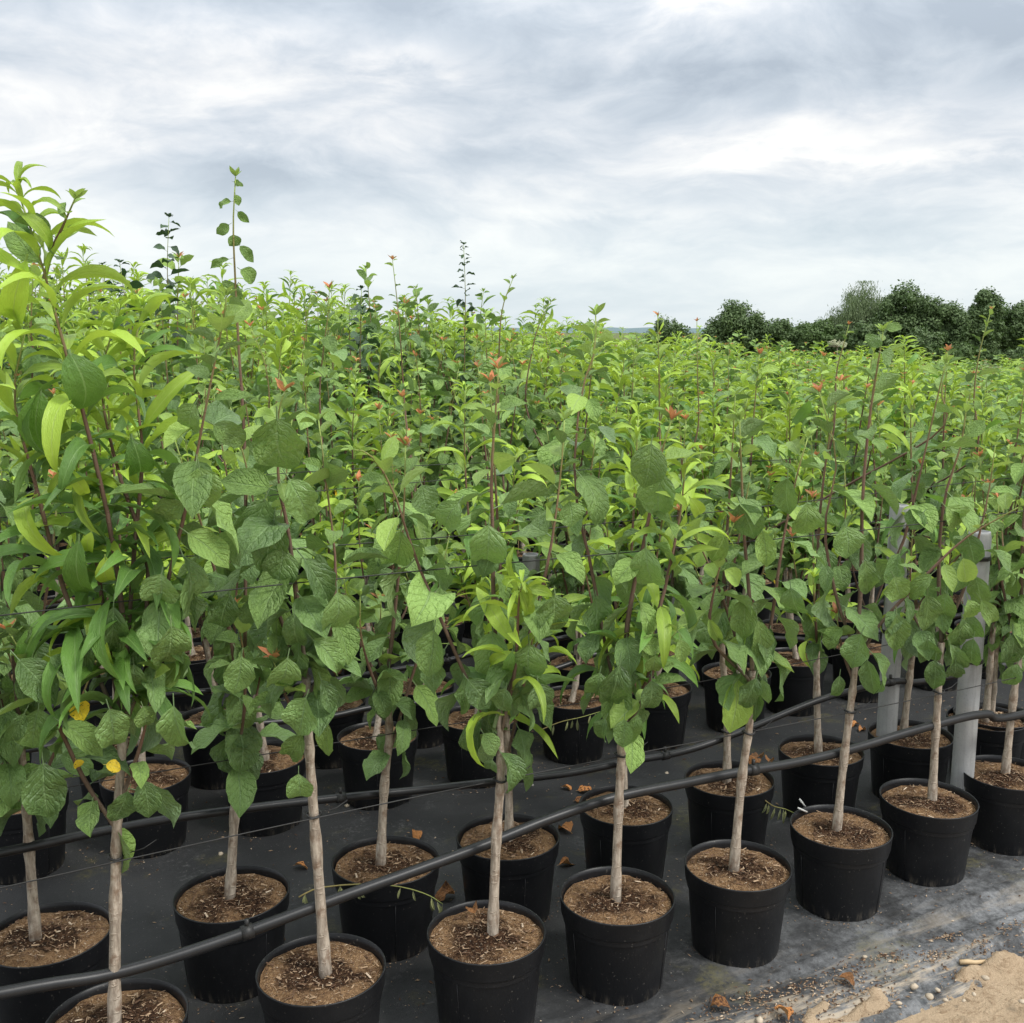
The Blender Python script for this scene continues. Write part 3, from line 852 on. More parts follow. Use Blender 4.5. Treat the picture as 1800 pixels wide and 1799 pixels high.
# --- front row: traced one by one
FRONT = [
 dict(rim=(205, 1792), lab='potted tree nearest the lower left corner, a bare branch forking low from its trunk', step=0.030, style='peach',
      trunk=[(198, 1775), (203, 1600), (206, 1450), (216, 1300)],
      shoots=[([(216, 1300), (222, 1150), (196, 940), (150, 740), (110, 600), (75, 470), (30, 332)], 'peach', -.05),
              ([(216, 1290), (120, 1060), (62, 850), (25, 700), (48, 570)], 'peach', -.02),
              ([(218, 1250), (262, 1020), (205, 820), (178, 670), (210, 545)], 'peach', .10),
              ([(78, 490), (92, 440), (112, 395), (131, 352)], 'broad', -.05),
              ([(206, 1460), (150, 1375), (100, 1270), (55, 1180), (15, 1110)], 'broad', -.05),
              ([(218, 1280), (265, 1150), (300, 1000), (330, 880), (365, 700), (393, 560), (398, 522)], 'broad', -.03),
              ([(216, 1290), (190, 1130), (165, 960), (130, 830), (90, 730)], 'peach', .08),
              ([(216, 1400), (250, 1300), (275, 1180)], 'broad', -.04),
              ([(222, 1180), (235, 980), (250, 800), (235, 640), (250, 540)], 'peach', .12)],
      leaves=[('mature', (75, 1335), (88, 1447), 72), ('mature', (68, 1242), (58, 1320), 70), ('mature', (45, 1250), (8, 1315), 30), ('mid', (105, 1270), (183, 1327), 46),
              ('yellow', (127, 1228), (148, 1268), 34), ('yellow', (185, 1345), (214, 1350), 22), ('yellow', (133, 1336), (141, 1354), 18), ('mature', (190, 1242), (214, 1330), 60),
              ('mature', (306, 1235), (320, 1345), 58), ('mid', (250, 1240), (265, 1285), 40), ('mature', (226, 1388), (196, 1450), 46), ('mature', (252, 1368), (262, 1446), 46),
              ('mature', (235, 1165), (248, 1230), 48), ('mid', (300, 1096), (302, 1190), 64), ('mature', (285, 1006), (276, 1070), 64), ('mature', (28, 1155), (98, 1238), 60),
              ('mature', (85, 1155), (135, 1182), 32), ('mid', (60, 1100), (12, 1148), 36), ('mid', (350, 818), (366, 896), 58), ('mid', (325, 935), (402, 996), 52),
              ('mid', (345, 708), (318, 765), 50), ('mid', (372, 745), (436, 786), 40), ('mid', (326, 880), (264, 922), 42), ('peachy', (44, 470), (14, 628), 36),
              ('peachy', (40, 380), (112, 440), 22), ('peach', (125, 630), (152, 738), 58), ('peach', (72, 700), (75, 822), 50), ('peach', (233, 778), (247, 884), 40),
              ('peachy', (115, 830), (50, 912), 20), ('peachy', (125, 830), (156, 896), 20), ('peach', (140, 962), (150, 1116), 40), ('peachy', (186, 985), (196, 1056), 28),
              ('peachy', (160, 940), (152, 992), 20), ('mature', (200, 1060), (190, 1170), 50), ('mature', (150, 1110), (152, 1200), 26)]),
 dict(rim=(565, 1702), lab='potted tree with the largest broad leaf, second from left in the front row', step=0.029, style='broad',
      trunk=[(572, 1680), (557, 1500), (545, 1340), (538, 1190)],
      shoots=[([(538, 1190), (520, 1040), (506, 930), (490, 850), (489, 735), (500, 690)], 'broad', -.02),
              ([(540, 1240), (580, 1120), (590, 1000), (575, 860), (560, 740)], 'broad', .10),
              ([(538, 1200), (490, 1080), (455, 960), (440, 850), (400, 700)], 'broad', .12),
              ([(542, 1290), (505, 1230), (480, 1160)], 'broad', -.05)],
      leaves=[('mid', (488, 730), (500, 838), 90), ('mature', (468, 872), (420, 966), 64), ('mature', (505, 838), (560, 928), 54), ('mature', (482, 908), (466, 1016), 56),
              ('mature', (500, 960), (480, 1042), 60), ('mature', (530, 978), (600, 1072), 48), ('mature', (592, 1036), (590, 1132), 60), ('mature', (405, 1042), (385, 1116), 52),
              ('mature', (518, 1074), (516, 1158), 42), ('mature', (546, 1122), (610, 1188), 46), ('mature', (506, 1152), (484, 1233), 56), ('mature', (540, 1223), (520, 1297), 62),
              ('mid', (535, 1288), (490, 1352), 42), ('mature', (525, 1357), (525, 1425), 46), ('mid', (570, 1262), (575, 1337), 30), ('mature', (563, 1192), (583, 1257), 32),
              ('mature', (440, 1050), (450, 1110), 44), ('mature', (425, 1150), (410, 1225), 52)]),
 dict(rim=(855, 1637), lab='potted tree with a purple shoot leaning left and an orange leaf on its soil', step=0.038, style='broad',
      trunk=[(865, 1620), (872, 1480), (880, 1360), (876, 1240)],
      shoots=[([(876, 1240), (868, 1080), (866, 940), (864, 830), (873, 700), (876, 650)], 'broad', 0),
              ([(880, 1330), (845, 1250), (775, 1090), (728, 975), (690, 860), (650, 800), (622, 792)], 'broad', -.10),
              ([(880, 1290), (905, 1180), (912, 1060), (918, 1028)], 'peach', -.12),
              ([(878, 1250), (930, 1120), (965, 980), (985, 840), (992, 740)], 'broad', .08)],
      leaves=[('mid', (706, 930), (690, 1006), 54), ('mature', (860, 918), (850, 1016), 64), ('mature', (772, 1028), (764, 1100), 36), ('mature', (764, 1103), (752, 1192), 52),
              ('mature', (820, 1193), (862, 1248), 48), ('mature', (890, 1208), (884, 1258), 42), ('mature', (945, 1198), (952, 1266), 52), ('mature', (930, 1128), (934, 1212), 66),
              ('mid', (975, 1042), (980, 1121), 60), ('mature', (832, 1268), (810, 1342), 28), ('mature', (848, 1288), (874, 1332), 34), ('mature', (866, 1335), (858, 1362), 26),
              ('peachy', (916, 1040), (895, 1106), 18), ('peachy', (916, 1040), (950, 1102), 20), ('peachy', (912, 1030), (868, 1006), 15), ('peachy', (920, 1036), (986, 1048), 16),
              ('peachy', (902, 1150), (836, 1174), 16), ('peach', (900, 1150), (892, 1205), 18), ('mature', (810, 880), (770, 940), 50), ('mature', (740, 850), (755, 905), 46)]),
 dict(rim=(1085, 1573), lab='front row potted tree, its pot directly left of the one with half pale soil', step=0.036, style='broad',
      trunk=[(1082, 1560), (1087, 1430), (1092, 1330), (1094, 1220)],
      shoots=[([(1094, 1220), (1105, 1080), (1135, 940), (1150, 860), (1165, 790), (1180, 740)], 'broad', -.03),
              ([(1092, 1260), (1065, 1140), (1040, 1000), (1010, 860), (1020, 700), (1045, 620), (1047, 556)], 'broad', .12),
              ([(1094, 1190), (1150, 1100), (1185, 960), (1200, 870), (1205, 800)], 'peach', .04),
              ([(1092, 1290), (1130, 1230), (1160, 1150), (1190, 1110)], 'broad', -.06)],
      leaves=[('mid', (1146, 776), (1130, 862), 60), ('mature', (1166, 828), (1155, 916), 62), ('mature', (1136, 958), (1140, 1056), 58), ('mature', (1090, 1162), (1074, 1266), 52),
              ('mature', (1145, 1192), (1140, 1271), 42), ('mature', (1066, 1262), (1048, 1311), 32), ('mature', (1098, 1262), (1094, 1316), 36), ('mature', (1122, 1252), (1104, 1321), 30),
              ('mid', (1120, 1135), (1170, 1132), 34), ('mid', (1152, 1150), (1150, 1192), 32), ('mid', (1194, 1122), (1198, 1166), 28), ('mature', (1055, 1180), (1040, 1240), 46),
              ('peachy', (1215, 880), (1240, 930), 22), ('mature', (1000, 880), (1005, 930), 46)]),
 dict(rim=(1297, 1520), lab='potted tree in the front row whose soil is half pale tan and half dark', step=0.040, style='broad',
      trunk=[(1290, 1508), (1303, 1380), (1318, 1270), (1322, 1180)],
      shoots=[([(1322, 1180), (1318, 1060), (1308, 940), (1303, 820), (1300, 740)], 'lime', 0),
              ([(1320, 1240), (1350, 1130), (1375, 960), (1400, 840), (1420, 770)], 'broad', .06),
              ([(1322, 1200), (1250, 1120), (1262, 1010), (1290, 920)], 'lime', -.08),
              ([(1320, 1210), (1280, 1080), (1240, 980), (1195, 900)], 'broad', .10)],
      leaves=[('mid', (1310, 1048), (1304, 1127), 42), ('mid', (1330, 1087), (1342, 1177), 38), ('mature', (1300, 882), (1326, 952), 54), ('young', (1276, 940), (1248, 988), 36),
              ('young', (1272, 1002), (1302, 1030), 30), ('mid', (1385, 838), (1386, 906), 44), ('mid', (1418, 880), (1410, 960), 46), ('mature', (1330, 1188), (1308, 1257), 36),
              ('mature', (1340, 1192), (1350, 1242), 22), ('young', (1245, 1087), (1268, 1132), 20), ('mid', (1340, 930), (1348, 1000), 34), ('mature', (1390, 1030), (1400, 1100), 44)]),
 dict(rim=(1478, 1453), lab='potted tree with two white tag sticks in its soil and one tall shoot', step=0.062, style='broad',
      trunk=[(1471, 1445), (1483, 1340), (1497, 1230), (1506, 1150)],
      shoots=[([(1506, 1150), (1514, 1010), (1516, 880), (1528, 740), (1545, 630), (1552, 585)], 'broad', -.02),
              ([(1503, 1170), (1545, 1100), (1620, 1020), (1690, 952), (1750, 915), (1792, 892)], 'broad', -.12),
              ([(1505, 1150), (1470, 1050), (1450, 930), (1470, 810), (1440, 690)], 'broad', .08),
              ([(1500, 1200), (1480, 1140), (1470, 1080)], 'broad', .03)],
      leaves=[('mature', (1486, 922), (1490, 986), 52), ('mid', (1520, 982), (1530, 1053), 34), ('mature', (1516, 1112), (1494, 1176), 46), ('mid', (1575, 1077), (1575, 1147), 42),
              ('mid', (1630, 1042), (1625, 1112), 44), ('mid', (1570, 1012), (1592, 1062), 46), ('mid', (1640, 1008), (1588, 1056), 28), ('mature', (1525, 1158), (1536, 1222), 36),
              ('mature', (1476, 1185), (1465, 1241), 24), ('mid', (1700, 1052), (1711, 1102), 30), ('mid', (1722, 1052), (1761, 1118), 28), ('young', (1692, 980), (1702, 1028), 34),
              ('mature', (1550, 655), (1562, 695), 44), ('mid', (1555, 580), (1588, 576), 18), ('mature', (1548, 620), (1578, 634), 28), ('mature', (1545, 590), (1530, 610), 30)]),
 dict(rim=(1632, 1403), lab='potted tree with its pot in front of the paler grey post at the right', step=0.054, style='broad',
      trunk=[(1640, 1392), (1645, 1290), (1650, 1210), (1655, 1130)],
      shoots=[([(1655, 1130), (1650, 1000), (1660, 880), (1690, 780), (1700, 700)], 'broad', .03),
              ([(1652, 1160), (1575, 1020), (1595, 930), (1625, 800), (1650, 690), (1662, 640)], 'broad', -.05),
              ([(1654, 1130), (1700, 1020), (1735, 880), (1750, 780)], 'broad', .05)],
      leaves=[('mature', (1630, 1122), (1635, 1172), 38), ('mature', (1690, 1087), (1685, 1152), 38), ('mature', (1645, 1157), (1640, 1217), 34), ('mature', (1680, 1162), (1675, 1203), 30),
              ('mature', (1668, 1130), (1690, 1200), 30), ('mature', (1700, 935), (1712, 1000), 42), ('mature', (1690, 980), (1680, 1045), 44), ('mid', (1715, 1010), (1725, 1075), 36), ('mature', (1700, 1075), (1706, 1140), 40), ('mature', (1665, 1040), (1660, 1100), 40), ('mature', (1712, 1120), (1700, 1185), 34), ('mature', (1625, 900), (1600, 930), 40), ('mid', (1660, 890), (1700, 940), 44)]),
 dict(rim=(1770, 1358), lab='front row potted tree at the right edge, its pot cut by the frame', step=0.042, style='broad',
      trunk=[(1768, 1345), (1780, 1240), (1792, 1150), (1795, 1090)], shoots=None, leaves=[('mature', (1780, 1110), (1775, 1190), 44), ('mature', (1790, 1165), (1770, 1215), 30)]),
]
fr = random.Random(3)
for q in FRONT:
    P = on_level(*q['rim'], PH)
    root = Vector((P.x, P.y, 0))
    trunk = px_path(root, q['trunk'])
    trunk[0].z = PH - .035
    sh, st = None, None
    if q['shoots']:
        sh = [px_path(root, a, dy1=d) for a, s, d in q['shoots']]
        st = [s for a, s, d in q['shoots']]
    man = [px_leaf(root, *a, r=fr, off=fr.uniform(-.10, -.05)) for a in q['leaves']]
    potted(root, q['lab'], fr, q['style'], 1.3, trunk, sh, st, man, step=q.get('step', .034), size=1.16)

# row further to the left of the frame edge whose leaves reach into view
potted(row_pt(2.07, -.18), 'potted tree mostly outside the left edge, only its leaf tips showing', fr, 'peach', 1.62, step=.024, size=1.15)

# --- second row: pots traced, crowns grown
SECOND = [((85, 1640), 'potted tree with dark soil at the left edge in the second row', 'broad', 1.38, [(62, 1640), (52, 1500), (45, 1400), (35, 1290)]),
          ((408, 1570), 'second row potted tree with the tallest sparse spike against the sky', 'broad', 1.30, [(402, 1560), (412, 1440), (420, 1335), (425, 1250)]),
          ((678, 1512), 'second row potted tree with a withered twig hanging across its pot', 'broad', 1.27, [(668, 1505), (675, 1390), (684, 1290), (680, 1200)]),
          ((893, 1470), 'second row potted tree standing right behind the trunk of the one with a purple shoot', 'mixed', 1.30, [(895, 1458), (894, 1370), (890, 1280), (888, 1200)]),
          ((1100, 1415), 'second row potted tree beside dry brown leaves lying left of its pot', 'peach', 1.33, [(1098, 1405), (1096, 1330), (1098, 1250), (1100, 1180)]),
          ((1282, 1368), 'second row potted tree with a clump of dead leaves on its pot rim', 'broad', 1.24, [(1279, 1352), (1278, 1260), (1272, 1180), (1268, 1100)]),
          ((1443, 1318), 'second row potted tree left of the taller grey post', 'mixed', 1.27, [(1440, 1312), (1436, 1230), (1436, 1150), (1438, 1090)]),
          ((1600, 1290), 'second row potted tree behind the taller grey post with a leaning stem', 'peach', 1.27, [(1588, 1278), (1598, 1200), (1606, 1130), (1610, 1070)]),
          ((1735, 1262), 'second row potted tree right of the paler grey post', 'broad', 1.25, [(1733, 1255), (1740, 1180), (1745, 1110), (1748, 1060)])]
sr = random.Random(21)
def spike(root, pix, y, base_z=None):
    pts = [at_depth(u, v, y + .0) - root for u, v in pix]
    return smooth_path(pts, 16)
def mixed_styles(r, n): return [('peach' if r.random() < .5 else 'broad') for _ in range(n)]
for (rim, lab, st, h, tk) in SECOND:
    P = on_level(*rim, PH)
    root = Vector((P.x, P.y, 0))
    tr = px_path(root, tk)
    tr[0].z = PH - .03
    ex = None
    man = []
    if rim[0] == 408:
        pth = spike(root, [(430, 1200), (432, 900), (428, 740), (420, 620), (414, 500), (410, 400), (414, 312)], root.y)
        ex = [(pth, 'broad', dict(step=.04, t0=.05, t1=.62)), (pth[-3:], 'broad', dict(step=.5, t0=.9, size=.9, tipcol='youngtip'))]
        for a in [('mid', (408, 355), (377, 363), 14), ('mid', (414, 342), (420, 362), 12), ('mid', (417, 372), (437, 391), 13), ('mid', (404, 395), (379, 412), 18), ('mid', (410, 412), (411, 436), 22),
                  ('mid', (420, 432), (447, 460), 18), ('mid', (405, 456), (367, 472), 14), ('mid', (421, 474), (450, 497), 24), ('mid', (418, 500), (405, 520), 40), ('mid', (410, 320), (428, 326), 10)]:
            man.append(px_leaf(root, *a, off=0.0, r=sr))
    shp = None
    styles = None
    if st == 'mixed':
        styles = ['broad', 'peach', 'broad', 'peach', 'broad']
    potted(root, lab, sr, 'broad' if st == 'mixed' else st, h, tr, None, styles, man, extra=ex, z0=.50, step=.055 if rim[0] > 1400 else .034, size=1.14)

# --- rows three to six: whole plants, leaf by leaf
def tall(az, perp):
    far = float(np.interp(az, [-.5, -.36, -.25, -.1, 0, .08, .2, .32, .48], [1.95, 1.92, 1.84, 1.72, 1.57, 1.47, 1.34, 1.19, 1.00]))
    f = min(1, max(0, (perp - 3.6) / 3.6))
    return 1.33 * (1 - f) + far * f
def visible(p, pad=160):
    if p.y < .5: return False
    for z in (.0, .3, .8, 1.3):
        u, v, d = project((p.x, p.y, z))
        if d > .3 and -pad < u < 1800 + pad and v < 1990: return True
    return False

# single tall shoots that stand out above the crop: pixel path, depth, style, options
SPIKES = [
 (2, [(290, 700), (297, 560), (294, 470), (297, 384)], 5.7, 'dark', dict(step=.03, t0=.0, size=1.7)),
 (3, [(712, 720), (704, 600), (698, 530), (690, 458)], 4.35, 'broad', dict(step=.05, t0=.0, tipcol='red', size=.8)),
 (4, [(816, 760), (817, 600), (818, 520), (815, 432)], 6.2, 'dark', dict(step=.020, t0=.1, size=1.05)),
 (5, [(876, 720), (878, 600), (884, 540), (901, 492)], 4.2, 'lime', dict(step=.055, t0=.0, size=.8, tipcol='youngtip')),
 (6, [(925, 720), (935, 620), (950, 565), (968, 532)], 4.4, 'broad', dict(step=.03, t0=.0, size=.8, tipcol='youngtip')),
 (7, [(562, 700), (568, 620), (576, 560), (579, 508)], 3.95, 'broad', dict(step=.036, t0=.0, tipcol='red')),
 (9, [(1715, 800), (1712, 700), (1722, 620), (1742, 546)], 3.85, 'lime', dict(step=.028, t0=.0, size=.62, tipcol='red')),
 (10, [(1465, 760), (1470, 660), (1482, 610), (1492, 572)], 4.2, 'lime', dict(step=.05, t0=.0, size=.6, tipcol='red')),
 (11, [(1226, 760), (1226, 660), (1225, 566)], 4.5, 'broad', dict(step=.09, t0=.0, size=.6, tipcol='red')),
 (13, [(1160, 760), (1158, 650), (1156, 556)], 4.3, 'peach', dict(step=.03, t0=.0, size=.75, tipcol='red')),
 (14, [(470, 740), (468, 650), (440, 575)], 3.8, 'broad', dict(step=.034, t0=.0, size=.9, tipcol='red')),
 (15, [(520, 720), (535, 600), (548, 510)], 4.6, 'broad', dict(step=.028, t0=.0, size=.7, tipcol='youngtip')),
 (16, [(1650, 760), (1655, 690), (1662, 645)], 3.6, 'broad', dict(step=.05, t0=.0, size=.8, tipcol='youngtip')),
]
br = random.Random(8)
mid_spots, far_spots = [], []
for ri, c in enumerate(ROWS):
    if ri < 2: continue
    s = -9.0 + br.uniform(0, .37)
    if ri == 2: s = .75 - .385 * 30
    while s < 30:
        p = row_pt(c + br.uniform(-.03, .03), s + br.uniform(-.03, .03))
        if visible(p) and c < 13.4:
            u, v, d = project((p.x, p.y, .9))
            (mid_spots if ri < 6 else far_spots).append((d, ri, p))
        s += .375
for k in (0, 1):        # the two open ends of the first rows, just outside the frame at the right
    potted(row_pt(2.07 + .4 * k, 3.20 + .02 * k), ('front' if k == 0 else 'second') + ' row potted tree outside the right edge, only leaves reaching in', br, 'broad', 1.28)
mid_spots.sort(key=lambda q: q[0])
ROWNAME = {2: 'third', 3: 'fourth', 4: 'fifth', 5: 'sixth'}
rows_sorted = {}
for q in mid_spots:
    if -30 < project((q[2].x, q[2].y, .9))[0] < 1830: rows_sorted.setdefault(q[1], []).append(q)
ORD = 'leftmost second third fourth fifth sixth seventh eighth ninth tenth eleventh twelfth thirteenth fourteenth fifteenth sixteenth seventeenth eighteenth nineteenth twentieth'.split()
ORDER = {}
for ri_, L_ in rows_sorted.items():
    for k_, q in enumerate(sorted(L_, key=lambda q: q[2].x / q[2].y)):
        ORDER[id(q)] = ORD[min(k_, 19)] + (' from the left' if k_ else '') + ' in the %s row'
used = set()
def nearest_spot(pos, spots):
    return min(range(len(spots)), key=lambda i: (spots[i][2].xy - pos.xy).length + (10 if id(spots[i]) in used else 0))
spike_for = {}
for sp_ in SPIKES:
    base = at_depth(*sp_[1][0], sp_[2])
    pool = mid_spots
    i = nearest_spot(base, pool)
    used.add(id(pool[i]))
    spike_for.setdefault(i, []).append(sp_)
STY = ['broad', 'peach', 'broad', 'mixed', 'broad', 'peach', 'lime']
SPLAB = {2: 'potted tree with one dark small-leaved spike standing high against the sky at left', 3: 'potted tree whose sparse spike ends in reddish leaves against the sky',
         4: 'potted tree with a slim pointed spike of tiny dark leaves against the sky', 5: 'potted tree whose curved lime green spike tip bends right against the sky',
         6: 'potted tree with a leafy spike bending right, just right of the curved lime spike', 7: 'potted tree with an orange red rosette at its top, against the sky left of centre',
         9: 'potted tree near the right edge with a pale narrow spike before dark trees', 10: 'potted tree with an orange tip in front of the pale willow',
         11: 'potted tree with a nearly bare stem topped by one brown leaf', 13: 'potted tree with an orange tip left of the far round tree', 14: 'potted tree with bright orange leaves leaning left below the tallest spike',
         15: 'potted tree with a bushy green top against the sky beside the orange rosette', 16: 'potted tree with a brown red stem right of the tall shoot'}
for i, (d, ri, p) in enumerate(mid_spots):
    h = tall(p.x / p.y, ROWS[ri]) + br.uniform(-.14, .12)
    st = br.choice(STY)
    o_ = ORDER.get(id(mid_spots[i]))
    lab = ('potted fruit tree, ' + o_ % ROWNAME[ri] + ' from the front') if o_ else 'potted fruit tree cut off by the %s frame edge in the %s row' % ('left' if p.x < 0 else 'right', ROWNAME[ri])
    ex = []
    for sp_ in spike_for.get(i, []):
        lab = SPLAB[sp_[0]]
        pts = [at_depth(u, v, sp_[2]) - p for u, v in sp_[1]]
        foot = Vector((.02, .0, .75))
        pts = [foot, foot.lerp(pts[0], .55)] + pts
        ex.append((smooth_path(pts, 18), sp_[3], dict(sp_[4], t0=.35)))
    styles = None
    if st == 'mixed':
        styles = [br.choice(['broad', 'peach']) for _ in range(5)]
    potted(p, lab, br, 'broad' if st == 'mixed' else st, h, None, None, styles, None, extra=ex, z0=.60, step=.032 if ri < 4 else .037, size=1.2 if ri < 4 else 1.28, group='leafy potted trees of the %s row' % ROWNAME[ri])

# --- rows behind: crowns joined per tree, a dozen kinds of crown
KINDS = []
KNAME = ['green broad leaved', 'lime narrow leaved', 'light green broad leaved', 'green broad leaved', 'lime narrow leaved', 'mixed leaved', 'green broad leaved', 'light green broad leaved', 'lime narrow leaved', 'mixed leaved', 'dark small leaved', 'green broad leaved', 'lime narrow leaved', 'mixed leaved']
kr = random.Random(77)
for k in range(14):
    st = ['broad', 'peach', 'lime', 'broad', 'peach', 'mixed', 'broad', 'lime', 'peach', 'mixed', 'dark', 'broad', 'peach', 'mixed'][k]
    tp, sh = grow(kr, st, 1.5, None, None, 6)
    items = []
    for s in sh:
        s_ = kr.choice(['broad', 'peach']) if st == 'mixed' else st
        items += leaves_on(s, kr, s_, .5, .031, 1.22 if st != 'dark' else 1.5, .2, ripe=1.0 if s_ == 'peach' else 1.7)
    KINDS.append((stem_mesh('trunk', [(tp, .0145, .009, 0, .06, False)] + [(s, .006, .0016, .16, 1, False) for s in sh], 5), join_leaves('foliage', items), items))
far_spots.sort(key=lambda q: q[0])
N_IND = 300 - len(mid_spots) - 20
FARG = 'leafy potted trees of the back rows'
rest = []
for i, (d, ri, p) in enumerate(far_spots):
    c = ROWS[ri]
    h = tall(p.x / p.y, c) + kr.choice([kr.uniform(-.25, .05), kr.uniform(-.1, .08), kr.uniform(.0, .16)])
    kk = kr.randrange(14)
    if kk == 10 and p.x / p.y > -.1: kk = 0
    M = Matrix.Translation(p) @ Matrix.Rotation(kr.uniform(0, 6.28), 4, 'Z') @ Matrix.Diagonal((1.25, 1.25, h / 1.5, 1))
    if i >= N_IND:
        rest.append((kk, M))
        continue
    rn = ORD[ri] if ri < 20 else 'last'
    root = empty('potted_tree', p, '%s potted fruit tree in the %s row from the front' % (KNAME[kk], rn), 'potted tree', 'leafy potted trees of the %s row' % rn)
    put('pot', POT_ME, root)
    put('soil', SOILS[i % 7][0], root)
    L = Matrix.Translation(-p) @ M
    put('trunk', KINDS[kk][0], root, L)
    put('foliage', KINDS[kk][1], root, L, 'stuff')
if rest:
    items = [(cls, M @ q) for kk, M in rest for cls, q in KINDS[kk][2]]
    o = put('potted_trees_far', join_leaves('potted_trees_far', items))
    tag(o, 'far end of the crop, a mass of yellow green leafy tops before the dark treeline', 'crop', None, 'stuff')

# ---------------------------------------------------------------- posts
def post(base, top_px, r, label, square=False):
    H_ = at_depth(top_px[0], top_px[1], base.y).z
    root = empty('support_post', base, label, 'post', 'grey posts holding the wires')
    b = MB()
    n = 24 if not square else 4
    prof = [(0.0, -.3), (r * 1.03, -.3), (r * 1.02, .0), (r, .3), (r * .99, H_ - .006), (r * .96, H_), (r * .72, H_ + .001), (r * .70, H_ - .03), (0, H_ - .03)]
    if square:
        prof = [(r, -.3), (r, H_ - .004), (r * .95, H_), (0.001, H_)]
    b.lathe(prof, n)
    o = put('shaft', b.mesh('shaft', [POST], not square), root)
    if square: o.rotation_euler.z = ROWA + PI / 4
    for z in (.58, 1.0 if H_ > 1.02 else H_ - .08):
        c = MB()
        c.lathe([(r * 1.0, z - .007), (r * 1.07, z - .006), (r * 1.07, z + .006), (r * 1.0, z + .007)], n)
        for j in range(2):
            c.box((0, -r - .006, z + .004 * j), (.02, .014, .007))
        k = put('wire_clip', c.mesh('wire_clip', [WIRE], False), root)
        if square: k.rotation_euler.z = ROWA + PI / 4
    return root
post(on_level(1552, 1395), (1575, 888), .0335, 'taller round grey post left of the paler one, its top among the leaves')
post(on_level(1684, 1470), (1700, 935), .0335, 'paler round grey post behind a front row pot at the right')
post(on_level(1190, 1212), (1195, 990), .042, 'grey square post among the leaves behind the front rows right of centre', True)
post(row_pt(3.8, 2.05), (1092, 975), .036, 'thin grey post barely seen through leaves near the centre')

# ---------------------------------------------------------------- hoses and wires
def hose(pts, r, name, label, group, n=60, clips=()):
    root = empty(name, pts[0], label, name.split('_')[-1], group)
    o = Vector(pts[0])
    path = smooth_path([Vector(p) - o for p in pts], n)
    b = MB()
    b.tube(path, [r] * len(path), 10 if r > .005 else 5)
    put('tube' if r > .005 else 'strand', b.mesh(name, [HOSE if r > .005 else WIRE]), root)
    for i in clips:
        c = MB()
        p = path[min(i, n - 2)]
        d = (path[min(i + 1, n - 1)] - path[max(0, i - 1)]).normalized()
        c.tube([p - d * .012, p + d * .012], [r * 1.25] * 2, 10)
        c.box((p.x, p.y, p.z + r + .006), (.008, .008, .02))
        put('clip', c.mesh('clip', [WIRE]), root)
    return root
HG = 'black irrigation hoses along the rows'
H1 = [(0, 1747), (200, 1712), (380, 1658), (560, 1592), (733, 1530), (850, 1487), (967, 1440), (1083, 1402), (1200, 1378), (1300, 1358), (1400, 1341), (1500, 1317), (1600, 1287), (1690, 1263), (1735, 1256), (1800, 1256)]
pts = [on_row(u, v, 2.085) for u, v in H1]
pts = [pts[0] - Vector((D2[0], D2[1], 0)) * .6 + Vector((0, 0, .03))] + pts + [pts[-1] + Vector((D2[0], D2[1], .02)) * k for k in (1.0, 2.2)]
hose(pts, .0125, 'irrigation_hose', 'thick black hose running behind the front row trunks', HG, 110, (20, 62, 98))
H2 = [(0, 1500), (150, 1468), (300, 1440), (450, 1420), (600, 1403), (733, 1390), (867, 1375), (1000, 1360), (1100, 1340), (1200, 1322), (1300, 1288), (1450, 1228), (1573, 1199), (1640, 1196)]
pts = [on_row(u, v, 2.49) for u, v in H2]
pts = [pts[0] - Vector((D2[0], D2[1], 0)) * .7] + pts + [pts[-1] + Vector((D2[0], D2[1], .0)) * k for k in (.8, 2.0)]
hose(pts, .0108, 'irrigation_hose', 'sagging black hose at the second row of trunks', HG, 110, (34, 66, 88))
HB = [(260, 1285), (365, 1279), (560, 1263), (650, 1245), (722, 1238), (815, 1218), (970, 1178), (1050, 1150), (1180, 1120), (1400, 1124), (1455, 1128)]
pts = [on_row(u, v, 3.33) for u, v in HB]
pts = [pts[0] - Vector((D2[0], D2[1], 0)) * k for k in (1.2, .5)] + pts + [pts[-1] + Vector((D2[0], D2[1], .02)) * k for k in (1.0, 2.6)]
hose(pts, .0105, 'irrigation_hose', 'black hose at the third row, glimpsed under the leaves', HG, 100, (40, 60))
HA = [(140, 1237), (300, 1222), (390, 1213), (560, 1200), (640, 1187), (780, 1163), (850, 1146), (1000, 1120)]
pts = [on_row(u, v, 3.73) for u, v in HA]
pts = [pts[0] - Vector((D2[0], D2[1], 0)) * .9] + pts + [pts[-1] + Vector((D2[0], D2[1], .03)) * k for k in (1.0, 3.0)]
hose(pts, .0105, 'irrigation_hose', 'black hose at the fourth row, higher and farther than the others seen under the leaves', HG, 100, (40, 60))
for c, cn in ((4.57, 'fifth'), (4.97, 'sixth'), (5.81, 'seventh'), (6.21, 'eighth')):
    pts = [row_pt(c, s, .42 + .05 * math.sin(s * 2.1 + c)) for s in np.arange(-2, 9, .6)]
    hose(pts, .0105, 'irrigation_hose', 'black hose in the dim %s row from the front' % cn, 'black hoses of the farther rows', 60)
WG = 'thin support wires along the rows'
WL = {2.05: 'front row', 2.45: 'second row', 3.30: 'third row', 3.70: 'fourth row'}
for c, nm in WL.items():
    for z, hn in ((.575, 'lower'), (1.075, 'upper')):
        pts = [row_pt(c - .018, s, z + .012 * math.sin(s * 1.7 + c * 3 + z)) for s in np.arange(-1.2, 7, .5)]
        hose(pts, .0014, 'support_wire', 'thin black %s wire tied along the %s' % (hn, nm), WG, 40)
